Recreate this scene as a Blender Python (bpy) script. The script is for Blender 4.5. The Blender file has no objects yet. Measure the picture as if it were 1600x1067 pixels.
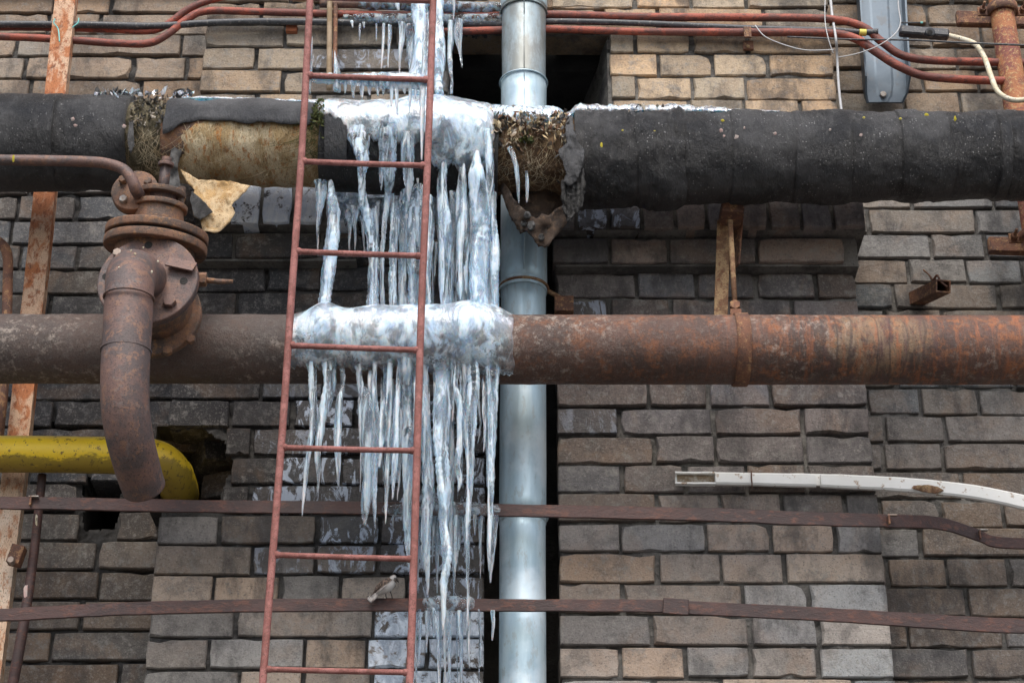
import bpy, bmesh, math, random
from mathutils import Vector, Matrix, noise, geometry

# ------------------------------------------------------------------ camera, sky, sun, exposure
sc = bpy.context.scene
COL = sc.collection
R = math.radians
TH = R(28.0); FPX = 2924.0; W0, H0 = 1600.0, 1067.0
DIST = 4.59
CAM = Vector((0.0, -DIST * math.cos(TH) - 0.12, 1.6))
cd = bpy.data.cameras.new('camera'); cam = bpy.data.objects.new('camera', cd); COL.objects.link(cam)
cam.location = CAM; cam.rotation_euler = (math.pi / 2 + TH, 0, 0)
cd.sensor_width = 36.0; cd.lens = 36.0 * FPX / W0; cd.clip_start = 0.05; cd.clip_end = 2000
sc.camera = cam

SUN_EL, SUN_AZ = R(52), R(-14)          # high, behind the camera and a little to one side
wd = bpy.data.worlds.new('World'); sc.world = wd; wd.use_nodes = True
nt = wd.node_tree; nt.nodes.clear()
sky = nt.nodes.new('ShaderNodeTexSky'); sky.sky_type = 'NISHITA'; sky.sun_disc = False
sky.sun_elevation = SUN_EL; sky.sun_rotation = math.pi + SUN_AZ
sky.air_density = 1.0; sky.dust_density = 3.0; sky.ozone_density = 1.0
hsv = nt.nodes.new('ShaderNodeHueSaturation'); hsv.inputs['Saturation'].default_value = 0.72
bg = nt.nodes.new('ShaderNodeBackground'); bg.inputs['Strength'].default_value = 0.15
wo = nt.nodes.new('ShaderNodeOutputWorld')
nt.links.new(sky.outputs[0], hsv.inputs['Color']); nt.links.new(hsv.outputs[0], bg.inputs[0]); nt.links.new(bg.outputs[0], wo.inputs[0])
sl = bpy.data.lights.new('sun', 'SUN'); sl.energy = 1.5; sl.angle = R(22); sl.color = (1.0, 0.955, 0.90)
so = bpy.data.objects.new('sun', sl); COL.objects.link(so)
d = Vector((math.sin(SUN_AZ) * math.cos(SUN_EL), -math.cos(SUN_AZ) * math.cos(SUN_EL), math.sin(SUN_EL)))
so.rotation_euler = d.to_track_quat('Z', 'Y').to_euler(); so.location = (0, -6, 9)
sc.view_settings.view_transform = 'Standard'; sc.view_settings.look = 'None'
sc.view_settings.gamma = 1.0; sc.view_settings.use_curve_mapping = False
sc.view_settings.exposure = 0.76
sc.cycles.use_denoising = True
sc.cycles.max_bounces = 12; sc.cycles.transmission_bounces = 10; sc.cycles.transparent_max_bounces = 12
sc.cycles.sample_clamp_indirect = 6.0

# ------------------------------------------------------------------ geometry helpers
FW = Vector((0, math.cos(TH), math.sin(TH))); UP = Vector((0, -math.sin(TH), math.cos(TH)))

def _t(px, py, p):
    a = (px - W0 / 2) / FPX; b = (H0 / 2 - py) / FPX
    dr = FW + UP * b; dr.x = a
    return dr, (-p - CAM.y) / dr.y

def P(px, py, p):                       # a place measured in the photograph, at its distance p in front of the wall
    dr, t = _t(px, py, p)
    return CAM + dr * t

def SC(px, py, p):                      # metres per photograph pixel there
    return _t(px, py, p)[1] / FPX

def proj(v):
    q = v - CAM; z = q.dot(FW)
    return (W0 / 2 + q.x / z * FPX, H0 / 2 - q.dot(UP) / z * FPX)

def nz(x, y, z=0.0):
    return noise.noise(Vector((x, y, z)))

def fz(v, oct=4, h=0.9):
    return noise.fractal(v, h, 2.0, oct)

def mobj(name, verts, faces, mat, parent=None, smooth=True, attr=None):
    me = bpy.data.meshes.new(name)
    me.from_pydata([tuple(v) for v in verts], [], faces)
    if smooth:
        me.polygons.foreach_set('use_smooth', [True] * len(me.polygons))
    if attr:
        for k, vals in attr.items():
            at = me.attributes.new(k, 'FLOAT', 'POINT'); at.data.foreach_set('value', vals)
    me.update()
    o = bpy.data.objects.new(name, me); COL.objects.link(o)
    if mat: me.materials.append(mat)
    if parent is not None: attach(o, parent)
    return o

def wloc(o):
    v = Vector(o.location)
    while o.parent is not None:
        o = o.parent; v = v + Vector(o.location)
    return v

def attach(o, parent):                  # mesh coordinates are world ones; the parent only shifts
    o.parent = parent
    o.location = Vector(o.location) - wloc(parent)

def tag(o, label, cat, group=None, kind=None):
    o['label'] = label; o['category'] = cat
    if group: o['group'] = group
    if kind: o['kind'] = kind
    return o

def thing(name, label, cat, loc, group=None, kind=None):
    o = bpy.data.objects.new(name, None); COL.objects.link(o); o.location = loc
    o.empty_display_size = 0.05
    return tag(o, label, cat, group, kind)

def catmull(pts, n):
    """pts: list of tuples; resample each span into n pieces"""
    out = []
    m = len(pts)
    for i in range(m - 1):
        p0 = pts[max(i - 1, 0)]; p1 = pts[i]; p2 = pts[i + 1]; p3 = pts[min(i + 2, m - 1)]
        for k in range(n):
            t = k / n
            out.append(tuple(0.5 * ((2 * b) + (-a + c) * t + (2 * a - 5 * b + 4 * c - d_) * t * t + (-a + 3 * b - 3 * c + d_) * t ** 3)
                             for a, b, c, d_ in zip(p0, p1, p2, p3)))
    out.append(tuple(pts[-1]))
    return out

def tube_data(pts, rad, sides=16, caps=True, disp=None):
    n = len(pts); verts = []; faces = []
    tang = []
    for i in range(n):
        a = pts[max(i - 1, 0)]; b = pts[min(i + 1, n - 1)]
        tang.append((b - a).normalized())
    ref = Vector((0, 0, 1)) if abs(tang[0].z) < 0.9 else Vector((0, -1, 0))
    u = (ref - tang[0] * ref.dot(tang[0])).normalized()
    L = 0.0
    for i in range(n):
        if i: L += (pts[i] - pts[i - 1]).length
        t = tang[i]; u = (u - t * u.dot(t)).normalized(); v = t.cross(u)
        for k in range(sides):
            a = 2 * math.pi * k / sides
            dirv = u * math.cos(a) + v * math.sin(a)
            r = rad[i] if not callable(rad) else rad(i / (n - 1))
            if disp: r += disp(L, a, pts[i] + dirv * r, dirv)
            verts.append(pts[i] + dirv * r)
    for i in range(n - 1):
        for k in range(sides):
            k2 = (k + 1) % sides
            faces.append((i * sides + k, i * sides + k2, (i + 1) * sides + k2, (i + 1) * sides + k))
    if caps:
        c0 = len(verts); verts.append(pts[0]); c1 = len(verts); verts.append(pts[-1])
        for k in range(sides):
            k2 = (k + 1) % sides
            faces.append((c0, k2, k)); faces.append((c1, (n - 1) * sides + k, (n - 1) * sides + k2))
    return verts, faces

def pxtube(name, path, mat, parent=None, sides=14, seg=8, disp=None, caps=True, smooth=True):
    """path: (px, py, p, radius in px) control points"""
    q = catmull(path, seg)
    pts = [P(a, b, c) for a, b, c, r in q]
    rad = [max(r, 0.2) * SC(a, b, c) for a, b, c, r in q]
    v, f = tube_data(pts, rad, sides, caps, disp)
    return mobj(name, v, f, mat, parent, smooth)

def wtube(name, pts, r, mat, parent=None, sides=14, caps=True, disp=None):
    pts = [Vector(p) for p in pts]
    rad = r if isinstance(r, list) else [r] * len(pts)
    v, f = tube_data(pts, rad, sides, caps, disp)
    return mobj(name, v, f, mat, parent)

def bm_obj(name, bm, mat, parent=None, smooth=False):
    me = bpy.data.meshes.new(name); bm.to_mesh(me); bm.free()
    if smooth: me.polygons.foreach_set('use_smooth', [True] * len(me.polygons))
    o = bpy.data.objects.new(name, me); COL.objects.link(o)
    if mat: me.materials.append(mat)
    if parent is not None: attach(o, parent)
    return o

def axis_mat(c, axis, roll=0.0):
    q = Vector(axis).normalized().to_track_quat('Z', 'Y')
    return Matrix.Translation(c) @ q.to_matrix().to_4x4() @ Matrix.Rotation(roll, 4, 'Z')

def disc(name, c, axis, r, h, mat, parent=None, seg=48, bev=0.0025, r2=None, roll=0.0, smooth=False):
    bm = bmesh.new()
    bmesh.ops.create_cone(bm, cap_ends=True, segments=seg, radius1=r, radius2=r if r2 is None else r2, depth=h)
    if bev:
        ed = [e for e in bm.edges if len(e.link_faces) == 2 and any(len(f.verts) > 4 for f in e.link_faces)]
        bmesh.ops.bevel(bm, geom=ed, offset=bev, segments=2, affect='EDGES', profile=0.6)
    bmesh.ops.transform(bm, matrix=axis_mat(c, axis, roll), verts=bm.verts)
    for f in bm.faces: f.smooth = len(f.verts) == 4 and seg > 12
    return bm_obj(name, bm, mat, parent)

def box(name, c, size, mat, parent=None, rot=None, bev=0.002):
    bm = bmesh.new(); bmesh.ops.create_cube(bm, size=1.0)
    bmesh.ops.scale(bm, vec=size, verts=bm.verts)
    if bev: bmesh.ops.bevel(bm, geom=bm.edges[:], offset=bev, segments=2, affect='EDGES', profile=0.6)
    m = Matrix.Translation(c)
    if rot is not None: m = m @ rot.to_4x4()
    bmesh.ops.transform(bm, matrix=m, verts=bm.verts)
    return bm_obj(name, bm, mat, parent)

def flatbar(name, path, thick, mat, parent=None, seg=10, wob=0.0006, seed=0, ends=True):
    """flat bar standing on edge: path of (px, py centre, p, half height px)"""
    q = catmull(path, seg); verts = []; faces = []
    for i, (a, b, c, h) in enumerate(q):
        s = SC(a, b, c) / math.cos(TH)
        o = P(a, b, c)
        hh = h * 0.94 * s * (1 + 0.05 * nz(a * 0.03, seed, 1.3))
        y = o.y + wob * 3 * nz(a * 0.02, seed)
        bv = thick * 0.25
        for dy, dz in ((0, hh - bv), (bv, hh), (thick - bv, hh), (thick, hh - bv), (thick, -hh + bv), (thick - bv, -hh), (bv, -hh), (0, -hh + bv)):
            verts.append(Vector((o.x, y + dy, o.z + dz + wob * nz(a * 0.11, dz * 90, seed))))
    n = len(q)
    for i in range(n - 1):
        for k in range(8):
            k2 = (k + 1) % 8
            faces.append((i * 8 + k, (i + 1) * 8 + k, (i + 1) * 8 + k2, i * 8 + k2))
    if ends:
        faces.append(tuple(range(8))); faces.append(tuple((n - 1) * 8 + k for k in reversed(range(8))))
    return mobj(name, verts, faces, mat, parent, smooth=False)

def sheet(name, outline, pf, thick, mat, parent=None, step=6.0, rough=0.0, seed=0, crumple=1.0):
    """a torn sheet: outline in px, pf(px,py)->p its distance from the wall, with thickness"""
    ol = []
    m = len(outline)
    for i in range(m):
        a = Vector(outline[i]); b = Vector(outline[(i + 1) % m])
        n = max(1, int((b - a).length / step))
        for k in range(n):
            q = a.lerp(b, k / n)
            q = q + Vector((nz(q.x * 0.2, q.y * 0.2, seed), nz(q.x * 0.2, q.y * 0.2, seed + 9))) * rough
            ol.append(q)
    pts = list(ol); ne = len(ol)
    xs = [v.x for v in ol]; ys = [v.y for v in ol]
    def inside(x, y):
        c = False
        for i in range(ne):
            a = ol[i]; b = ol[i - 1]
            if (a.y > y) != (b.y > y) and x < (b.x - a.x) * (y - a.y) / (b.y - a.y + 1e-9) + a.x: c = not c
        return c
    y = min(ys) + step * 0.5; rr = random.Random(seed)
    while y < max(ys):
        x = min(xs) + step * 0.5
        while x < max(xs):
            jx = x + rr.uniform(-1, 1) * step * 0.2; jy = y + rr.uniform(-1, 1) * step * 0.2
            if inside(jx, jy) and min((Vector((jx, jy)) - o).length for o in ol) > step * 0.45:
                pts.append(Vector((jx, jy)))
            x += step
        y += step
    res = geometry.delaunay_2d_cdt(pts, [(i, (i + 1) % ne) for i in range(ne)], [list(range(ne))], 1, 1e-4)
    v2, _, tri = res[0], res[1], res[2]
    nv = len(v2); verts = []
    for sgn in (0, 1):
        for v in v2:
            cr_ = 0.010 * abs(nz(v.x * 0.11, v.y * 0.09, seed + 3)) + 0.006 * nz(v.x * 0.24, v.y * 0.2, seed + 6)
            o = P(v.x, v.y, pf(v.x, v.y) + crumple * cr_); o.y += thick * sgn
            verts.append(o)
    faces = []
    cnt = {}
    for t in tri:
        faces.append(tuple(t)); faces.append(tuple(nv + k for k in reversed(t)))
        for i in range(len(t)):
            e = (t[i], t[(i + 1) % len(t)]); cnt[e] = 1
    for (a, b) in list(cnt):
        if (b, a) not in cnt: faces.append((b, a, a + nv, b + nv))
    return mobj(name, verts, faces, mat, parent, smooth=True)

# ------------------------------------------------------------------ material helpers
class NT:
    def __init__(s, name):
        s.m = bpy.data.materials.new(name); s.m.use_nodes = True
        s.t = s.m.node_tree; s.t.nodes.clear()
        s.out = s.n('ShaderNodeOutputMaterial')
        s.bs = s.n('ShaderNodeBsdfPrincipled'); s.l(s.bs.outputs[0], s.out.inputs[0])
        s.pos = s.n('ShaderNodeNewGeometry').outputs['Position']
    def n(s, t): return s.t.nodes.new(t)
    def l(s, a, b): s.t.links.new(a, b)
    def set(s, sock, v):
        if isinstance(v, bpy.types.NodeSocket): s.l(v, sock)
        elif isinstance(v, (tuple, list)) and len(v) == 3 and sock.type == 'RGBA': sock.default_value = (*v, 1)
        else: sock.default_value = v
    def map(s, scale=(1, 1, 1), loc=(0, 0, 0), vec=None):
        k = s.n('ShaderNodeMapping'); s.l(vec or s.pos, k.inputs['Vector'])
        k.inputs['Scale'].default_value = scale; k.inputs['Location'].default_value = loc
        return k.outputs[0]
    def noise(s, scale, detail=6, rough=0.6, vec=None, dist=0.0):
        k = s.n('ShaderNodeTexNoise'); k.inputs['Scale'].default_value = scale; k.inputs['Detail'].default_value = detail
        k.inputs['Roughness'].default_value = rough; k.inputs['Distortion'].default_value = dist
        s.l(vec or s.pos, k.inputs['Vector'])
        r = s.n('ShaderNodeMapRange'); r.clamp = True; s.l(k.outputs['Fac'], r.inputs['Value'])      # spread the histogram
        r.inputs['From Min'].default_value = 0.24; r.inputs['From Max'].default_value = 0.76
        return r.outputs[0]
    def voro(s, scale, vec=None, feat='F1', out='Distance'):
        k = s.n('ShaderNodeTexVoronoi'); k.inputs['Scale'].default_value = scale; k.feature = feat
        s.l(vec or s.pos, k.inputs['Vector']); return k.outputs[out]
    def ramp(s, fac, a, b, lo=0.0, hi=1.0):
        k = s.n('ShaderNodeMapRange'); k.interpolation_type = 'SMOOTHSTEP'
        s.l(fac, k.inputs['Value']); k.inputs['From Min'].default_value = a; k.inputs['From Max'].default_value = b
        k.inputs['To Min'].default_value = lo; k.inputs['To Max'].default_value = hi
        return k.outputs[0]
    def math(s, op, a, b=0.0, clamp=False):
        k = s.n('ShaderNodeMath'); k.operation = op; k.use_clamp = clamp
        s.set(k.inputs[0], a); s.set(k.inputs[1], b); return k.outputs[0]
    def mix(s, fac, a, b, mode='MIX'):
        k = s.n('ShaderNodeMix'); k.data_type = 'RGBA'; k.blend_type = mode
        s.set(k.inputs[0], fac); s.set(k.inputs[6], a); s.set(k.inputs[7], b); return k.outputs[2]
    def fmix(s, fac, a, b):
        k = s.n('ShaderNodeMix'); k.data_type = 'FLOAT'
        s.set(k.inputs[0], fac); s.set(k.inputs[2], a); s.set(k.inputs[3], b); return k.outputs[0]
    def bump(s, h, strength=0.5, dist=0.01, prev=None):
        k = s.n('ShaderNodeBump'); k.inputs['Strength'].default_value = strength; k.inputs['Distance'].default_value = dist
        s.l(h, k.inputs['Height'])
        if prev is not None: s.l(prev, k.inputs['Normal'])
        return k.outputs[0]
    def attr(s, name):
        k = s.n('ShaderNodeAttribute'); k.attribute_name = name; return k.outputs['Fac']
    def sep(s, vec=None):
        k = s.n('ShaderNodeSeparateXYZ'); s.l(vec or s.pos, k.inputs[0]); return k.outputs
    def done(s, col=None, rough=None, metal=None, normal=None, **kw):
        i = s.bs.inputs
        if col is not None: s.set(i['Base Color'], col)
        if rough is not None: s.set(i['Roughness'], rough)
        if metal is not None: s.set(i['Metallic'], metal)
        if normal is not None: s.l(normal, i['Normal'])
        for k, v in kw.items(): s.set(i[k.replace('_', ' ')], v)
        return s.m

def make_brick(name, frost=0.0):
    s = NT(name)
    oi = s.n('ShaderNodeObjectInfo'); base = oi.outputs['Color']; wet = oi.outputs['Alpha']
    off = s.n('ShaderNodeVectorMath'); off.operation = 'SCALE'; s.set(off.inputs[0], (3.1, 5.7, 2.3)); s.l(oi.outputs['Random'], off.inputs['Scale'])
    add = s.n('ShaderNodeVectorMath'); s.l(s.pos, add.inputs[0]); s.l(off.outputs[0], add.inputs[1])
    v = add.outputs[0]
    n1 = s.noise(14, 6, 0.65, v); n2 = s.noise(60, 8, 0.7, v); n3 = s.noise(230, 4, 0.7, v); n4 = s.noise(7, 5, 0.6, v, 0.6)
    c = s.mix(s.ramp(n1, 0.35, 0.75), base, (0.055, 0.05, 0.048), 'MIX')
    c = s.mix(s.ramp(n1, 0.30, 0.70, 0.0, 0.5), base, c)
    warm = s.mix(0.4, base, (0.30, 0.18, 0.10)); c = s.mix(s.ramp(n4, 0.52, 0.75, 0, 0.55), c, warm)
    c = s.mix(s.ramp(n2, 0.56, 0.76, 0, 0.42), c, (0.30, 0.28, 0.255))          # grey mortar smears
    c = s.mix(s.ramp(n3, 0.62, 0.80, 0, 0.6), c, (0.03, 0.028, 0.027))
    c = s.mix(s.ramp(n3, 0.36, 0.22, 0, 0.35), c, (0.42, 0.38, 0.33))
    sm = s.ramp(s.math('ADD', s.math('MULTIPLY', s.noise(24, 7, 0.75), 0.75), s.math('MULTIPLY', n3, 0.25)), 0.56, 0.68, 0, 0.55)
    c = s.mix(sm, c, (0.235, 0.222, 0.20))                                       # pale mortar wiped over neighbouring bricks
    so_ = s.ramp(s.noise(5, 7, 0.72, s.map((1.3, 1, 0.55))), 0.46, 0.74, 0, 0.62)
    c = s.mix(so_, c, (0.035, 0.032, 0.032))                                     # soot and damp stains running over the courses
    wc = s.mix(s.math('MULTIPLY', wet, 0.72), c, (0.016, 0.013, 0.013))
    vs = s.map((26, 26, 13), vec=v)
    fm = s.noise(1.0, 7, 0.72, vs, 1.2)
    wthr = s.ramp(wet, 0.5, 1.0, 0.0, 1.0)
    fr = s.math('MULTIPLY', s.ramp(fm, 0.52, 0.66), wthr)
    if frost: fr = s.ramp(s.math('ADD', s.math('MULTIPLY', s.noise(17, 6, 0.7, None, 0.8), 0.65), s.math('MULTIPLY', n2, 0.35)), 0.48 - 0.09 * frost, 0.60 - 0.09 * frost, 0.0, 0.95)
    icecol = s.mix(s.ramp(fm, 0.25, 0.8), (0.36, 0.42, 0.50), (0.80, 0.86, 0.93)) if frost < 2 else s.mix(s.ramp(fm, 0.25, 0.8), (0.66, 0.75, 0.88), (0.90, 0.95, 1.0))  # the paler pair paints sky sheen onto the iced on-edge bricks
    col = s.mix(fr, wc, icecol if frost else (0.44, 0.50, 0.60) )  # wet bricks: pale blue patches, part frost, part painted sky reflection
    rough = s.fmix(wet, 0.88, 0.16); rough = s.fmix(fr, rough, 0.18)
    h = s.math('ADD', s.math('MULTIPLY', n2, 0.9), s.math('MULTIPLY', n3, 0.35))
    h = s.math('ADD', h, s.math('MULTIPLY', n1, 0.5))
    nrm = s.bump(h, 0.6, 0.005)
    return s.done(col, rough, normal=nrm)

def make_mortar(name, c1, c2):
    s = NT(name)
    n1 = s.noise(9, 6, 0.65); n2 = s.noise(90, 8, 0.75)
    c = s.mix(s.ramp(n1, 0.35, 0.65), c1, c2); c = s.mix(s.ramp(n2, 0.55, 0.75, 0, 0.6), c, (0.035, 0.033, 0.03))
    return s.done(c, 0.95, normal=s.bump(n2, 0.9, 0.006))

def make_rust(name, dark, mid, lite, scale=1.0, rough=0.75, bump=0.5, grey=None, streak=(1, 1, 1), side=None):
    s = NT(name); v = s.map((scale * streak[0], scale * streak[1], scale * streak[2]))
    n1 = s.noise(7, 8, 0.68, v, 0.4); n2 = s.noise(38, 8, 0.72, v); n3 = s.noise(190, 5, 0.75, v)
    c = s.mix(s.ramp(n1, 0.38, 0.62), dark, mid)
    if side:                                                                    # one end of the run is rustier than the other
        g = s.ramp(s.sep()[0], side[0], side[1]); c = s.mix(g, s.mix(0.55, c, side[2]), c)
    c = s.mix(s.ramp(n2, 0.54, 0.70, 0, 0.85), c, lite)
    if grey: c = s.mix(s.ramp(s.noise(19, 7, 0.75, v, 0.5), 0.62, 0.84, 0, 0.6), c, grey)
    c = s.mix(s.ramp(n3, 0.58, 0.72, 0, 0.75), c, (0.028, 0.018, 0.014))
    h = s.math('ADD', n2, s.math('MULTIPLY', n3, 0.6))
    return s.done(c, rough, normal=s.bump(h, bump, 0.004))

def make_felt(name, base=(0.022, 0.0215, 0.022), hi=(0.062, 0.061, 0.062), spots=1.0):
    s = NT(name)
    n1 = s.noise(6, 6, 0.65); n2 = s.noise(240, 4, 0.8); n3 = s.noise(50, 7, 0.7, s.map((1.4, 1, 0.5)))
    c = s.mix(s.ramp(n1, 0.4, 0.68), base, hi)
    c = s.mix(s.ramp(n3, 0.52, 0.9, 0, 0.6), c, (0.12, 0.118, 0.115))
    vd = s.n('ShaderNodeTexVoronoi'); vd.inputs['Scale'].default_value = 170; s.l(s.pos, vd.inputs['Vector'])
    rnd = s.n('ShaderNodeSeparateColor'); s.l(vd.outputs['Color'], rnd.inputs[0])
    sp = s.math('MULTIPLY', s.ramp(s.math('MULTIPLY', vd.outputs['Distance'], s.ramp(rnd.outputs[1], 0, 1, 0.8, 2.2)), 0.34, 0.12, 0, 0.7), s.math('GREATER_THAN', rnd.outputs[0], 0.45))
    sp = s.math('MULTIPLY', sp, s.ramp(s.noise(8, 4, 0.65), 0.35, 0.62))
    c = s.mix(s.math('MULTIPLY', sp, spots), c, (0.42, 0.41, 0.40))
    h = s.math('ADD', s.math('MULTIPLY', n3, 1.3), s.math('MULTIPLY', n2, 0.4))
    h = s.math('ADD', h, s.math('MULTIPLY', s.noise(130, 5, 0.8, s.map((1.5, 1, 0.45))), 0.6))
    return s.done(c, s.ramp(n1, 0.3, 0.7, 0.34, 0.62), normal=s.bump(h, 0.9, 0.007))

def make_simple(name, c1, c2, scale=20, rough=0.6, bump=0.2, metal=0.0, dirt=0.0, dirtc=(0.05, 0.04, 0.035), detail=6):
    s = NT(name); n1 = s.noise(scale, detail, 0.65); n2 = s.noise(scale * 5, 6, 0.7)
    c = s.mix(s.ramp(n1, 0.35, 0.65), c1, c2)
    if dirt: c = s.mix(s.ramp(n2, 0.66 - 0.2 * dirt, 0.78 - 0.1 * dirt, 0, 0.85), c, dirtc)
    return s.done(c, s.ramp(n1, 0.3, 0.7, rough * 0.85, min(1, rough * 1.15)), metal, s.bump(n2, bump, 0.003))

def make_ice(name, lo, hi, streak=(60, 60, 7), rough=0.16, dirt=False, bump=0.22):
    """ice as a blend of clear ice and cloudy, bubbly ice (share lo..hi)"""
    s = NT(name)
    n1 = s.noise(1.0, 5, 0.6, s.map(streak), 0.6); n2 = s.noise(70, 4, 0.6, s.map((1, 1, 0.5)))
    cl = s.ramp(n1, 0.34, 0.68, lo, hi)
    h = s.math('ADD', n1, s.math('MULTIPLY', n2, 0.7))
    nrm = s.bump(h, bump, 0.008)
    i = s.bs.inputs
    s.set(i['Base Color'], (0.82, 0.93, 1.0)); s.set(i['Roughness'], rough); i['IOR'].default_value = 1.31
    i['Transmission Weight'].default_value = 1.0; s.l(nrm, i['Normal'])
    b2 = s.n('ShaderNodeBsdfPrincipled'); j = b2.inputs
    col = s.mix(s.ramp(n2, 0.3, 0.8), (0.56, 0.70, 0.86), (0.77, 0.86, 0.95))
    if dirt:
        a = s.attr('ang')
        g = s.noise(210, 4, 0.8)
        band = s.math('ADD', s.ramp(a, 0.34, 0.66, 0.0, 0.26), s.ramp(s.noise(9, 5, 0.7), 0.35, 0.75, -0.12, 0.16))
        mk = s.ramp(s.math('ADD', g, band), 0.86, 1.02, 0, 0.85)
        col = s.mix(mk, col, (0.10, 0.095, 0.09))
    s.set(j['Base Color'], col); s.set(j['Roughness'], 0.10); j['IOR'].default_value = 1.31
    j['Subsurface Weight'].default_value = 0.8; j['Subsurface Radius'].default_value = (0.45, 0.8, 1.0); j['Subsurface Scale'].default_value = 0.03
    s.l(nrm, j['Normal'])
    if dirt: cl = s.math('MULTIPLY', cl, s.ramp(a, 0.72, 0.88, 1.0, 0.3))
    mx = s.n('ShaderNodeMixShader'); s.l(cl, mx.inputs[0]); s.l(s.bs.outputs[0], mx.inputs[1]); s.l(b2.outputs[0], mx.inputs[2])
    s.l(mx.outputs[0], s.out.inputs[0])
    return s.m

MB = make_brick('brick_clay'); MBF = make_brick('brick_frosted', 1.0); MBI = make_brick('brick_iced_sheen', 2.0)  # last one: ice with the blue-white sky sheen put into its colour
MM = make_mortar('mortar', (0.19, 0.178, 0.16), (0.085, 0.08, 0.073))
MM2 = make_mortar('sooty_mortar', (0.085, 0.08, 0.074), (0.035, 0.033, 0.032))
MDARK = make_mortar('sooty_shaded_masonry', (0.05, 0.046, 0.042), (0.03, 0.028, 0.026))  # soot plus the shade inside recess and holes, put into the colour
def make_pipe():
    s = NT('rusty_pipe_steel')
    n0 = s.noise(5, 6, 0.65, s.map((0.8, 1, 1))); n1 = s.noise(24, 8, 0.78); n2 = s.noise(85, 7, 0.8); n3 = s.noise(240, 4, 0.8)
    x, y, z = s.sep()
    c = s.mix(s.ramp(n0, 0.3, 0.7), (0.062, 0.035, 0.026), (0.115, 0.056, 0.037))
    c = s.mix(s.math('MULTIPLY', s.ramp(n1, 0.48, 0.78), s.ramp(x, -0.5, 0.9, 0.12, 0.95)), c, (0.31, 0.115, 0.045))
    c = s.mix(s.math('MULTIPLY', s.ramp(n2, 0.5, 0.8, 0, 0.75), s.ramp(x, 0.9, -0.6, 0.45, 1.0)), c, (0.19, 0.165, 0.14))   # bare grey scale
    c = s.mix(s.ramp(x, 0.1, -0.55, 0.0, 0.5), c, (0.085, 0.074, 0.066))
    c = s.mix(s.math('MULTIPLY', s.ramp(s.noise(45, 7, 0.8), 0.5, 0.8), s.ramp(s.noise(4, 3, 0.5), 0.45, 0.7, 0, 0.8)), c, (0.36, 0.30, 0.25))
    q = P(1372, 530, 0.48)                                                      # scraped pale patch with dark arcs
    dx = s.math('MULTIPLY', s.math('SUBTRACT', x, q.x), 7.5); dz = s.math('MULTIPLY', s.math('SUBTRACT', z, q.z + 0.01), 13.0)
    d2 = s.math('ADD', s.math('MULTIPLY', dx, dx), s.math('MULTIPLY', dz, dz))
    pm = s.math('MULTIPLY', s.ramp(d2, 1.3, 0.25), s.ramp(s.noise(26, 7, 0.75, s.map((1.6, 1, 0.6))), 0.3, 0.6))
    c = s.mix(s.math('MULTIPLY', pm, 0.42), c, (0.40, 0.27, 0.15))
    w = s.n('ShaderNodeTexWave'); w.wave_type = 'BANDS'; w.bands_direction = 'X'
    s.l(s.map((1, 1, 0.35)), w.inputs['Vector']); w.inputs['Scale'].default_value = 8.0; w.inputs['Distortion'].default_value = 9.0; w.inputs['Detail'].default_value = 3.0; w.inputs['Detail Scale'].default_value = 1.2
    arc = s.math('MULTIPLY', s.ramp(w.outputs['Fac'], 0.90, 0.97), s.ramp(d2, 2.2, 0.8))
    c = s.mix(s.math('MULTIPLY', arc, 0.55), c, (0.05, 0.032, 0.026))
    stk = s.noise(10, 7, 0.75, s.map((4.5, 0.7, 0.7)))
    c = s.mix(s.math('MULTIPLY', s.ramp(stk, 0.5, 0.8, 0, 0.7), s.ramp(x, 0.1, 0.9)), c, (0.34, 0.11, 0.04))
    c = s.mix(s.math('MULTIPLY', s.ramp(stk, 0.46, 0.22, 0, 0.6), s.ramp(x, 0.1, 0.9)), c, (0.105, 0.045, 0.042))
    c = s.mix(s.ramp(n3, 0.6, 0.78, 0, 0.8), c, (0.025, 0.016, 0.013))
    h = s.math('ADD', s.math('MULTIPLY', n1, 0.6), s.math('ADD', n2, s.math('MULTIPLY', n3, 0.5)))
    return s.done(c, s.ramp(n1, 0.2, 0.8, 0.5, 0.75), normal=s.bump(h, 0.5, 0.004))
M_PIPE = make_pipe()
M_VALVE = make_rust('cast_iron_rust', (0.085, 0.062, 0.058), (0.15, 0.085, 0.068), (0.21, 0.11, 0.07), 1.3, 0.6, 0.3, (0.15, 0.135, 0.13))
M_VALVE2 = make_rust('flange_rust', (0.10, 0.065, 0.048), (0.21, 0.105, 0.06), (0.28, 0.14, 0.06), 1.6, 0.7, 0.4, (0.17, 0.15, 0.12))
M_BAR = make_rust('bar_rust', (0.032, 0.015, 0.0135), (0.058, 0.024, 0.019), (0.105, 0.038, 0.022), 1.8, 0.6, 0.4, (0.055, 0.036, 0.038), (0.4, 1, 1))
M_STRIP = make_rust('peeling_orange_strip', (0.48, 0.17, 0.06), (0.66, 0.44, 0.29), (0.30, 0.09, 0.03), 3.0, 0.75, 0.6, (0.07, 0.035, 0.028), (1, 1, 0.55))
M_STRIP2 = make_rust('peeling_pale_strip', (0.62, 0.48, 0.36), (0.54, 0.38, 0.26), (0.38, 0.16, 0.07), 2.0, 0.75, 0.5, (0.16, 0.09, 0.06), (1, 1, 0.4))
M_RPIPE = make_rust('flaking_orange_pipe', (0.44, 0.17, 0.07), (0.24, 0.075, 0.055), (0.58, 0.40, 0.18), 3.4, 0.7, 0.5, (0.06, 0.035, 0.04))
M_BRKT = make_rust('bracket_rust', (0.11, 0.052, 0.035), (0.20, 0.085, 0.045), (0.36, 0.20, 0.09), 2.0, 0.75, 0.5, (0.06, 0.042, 0.036))
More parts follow.
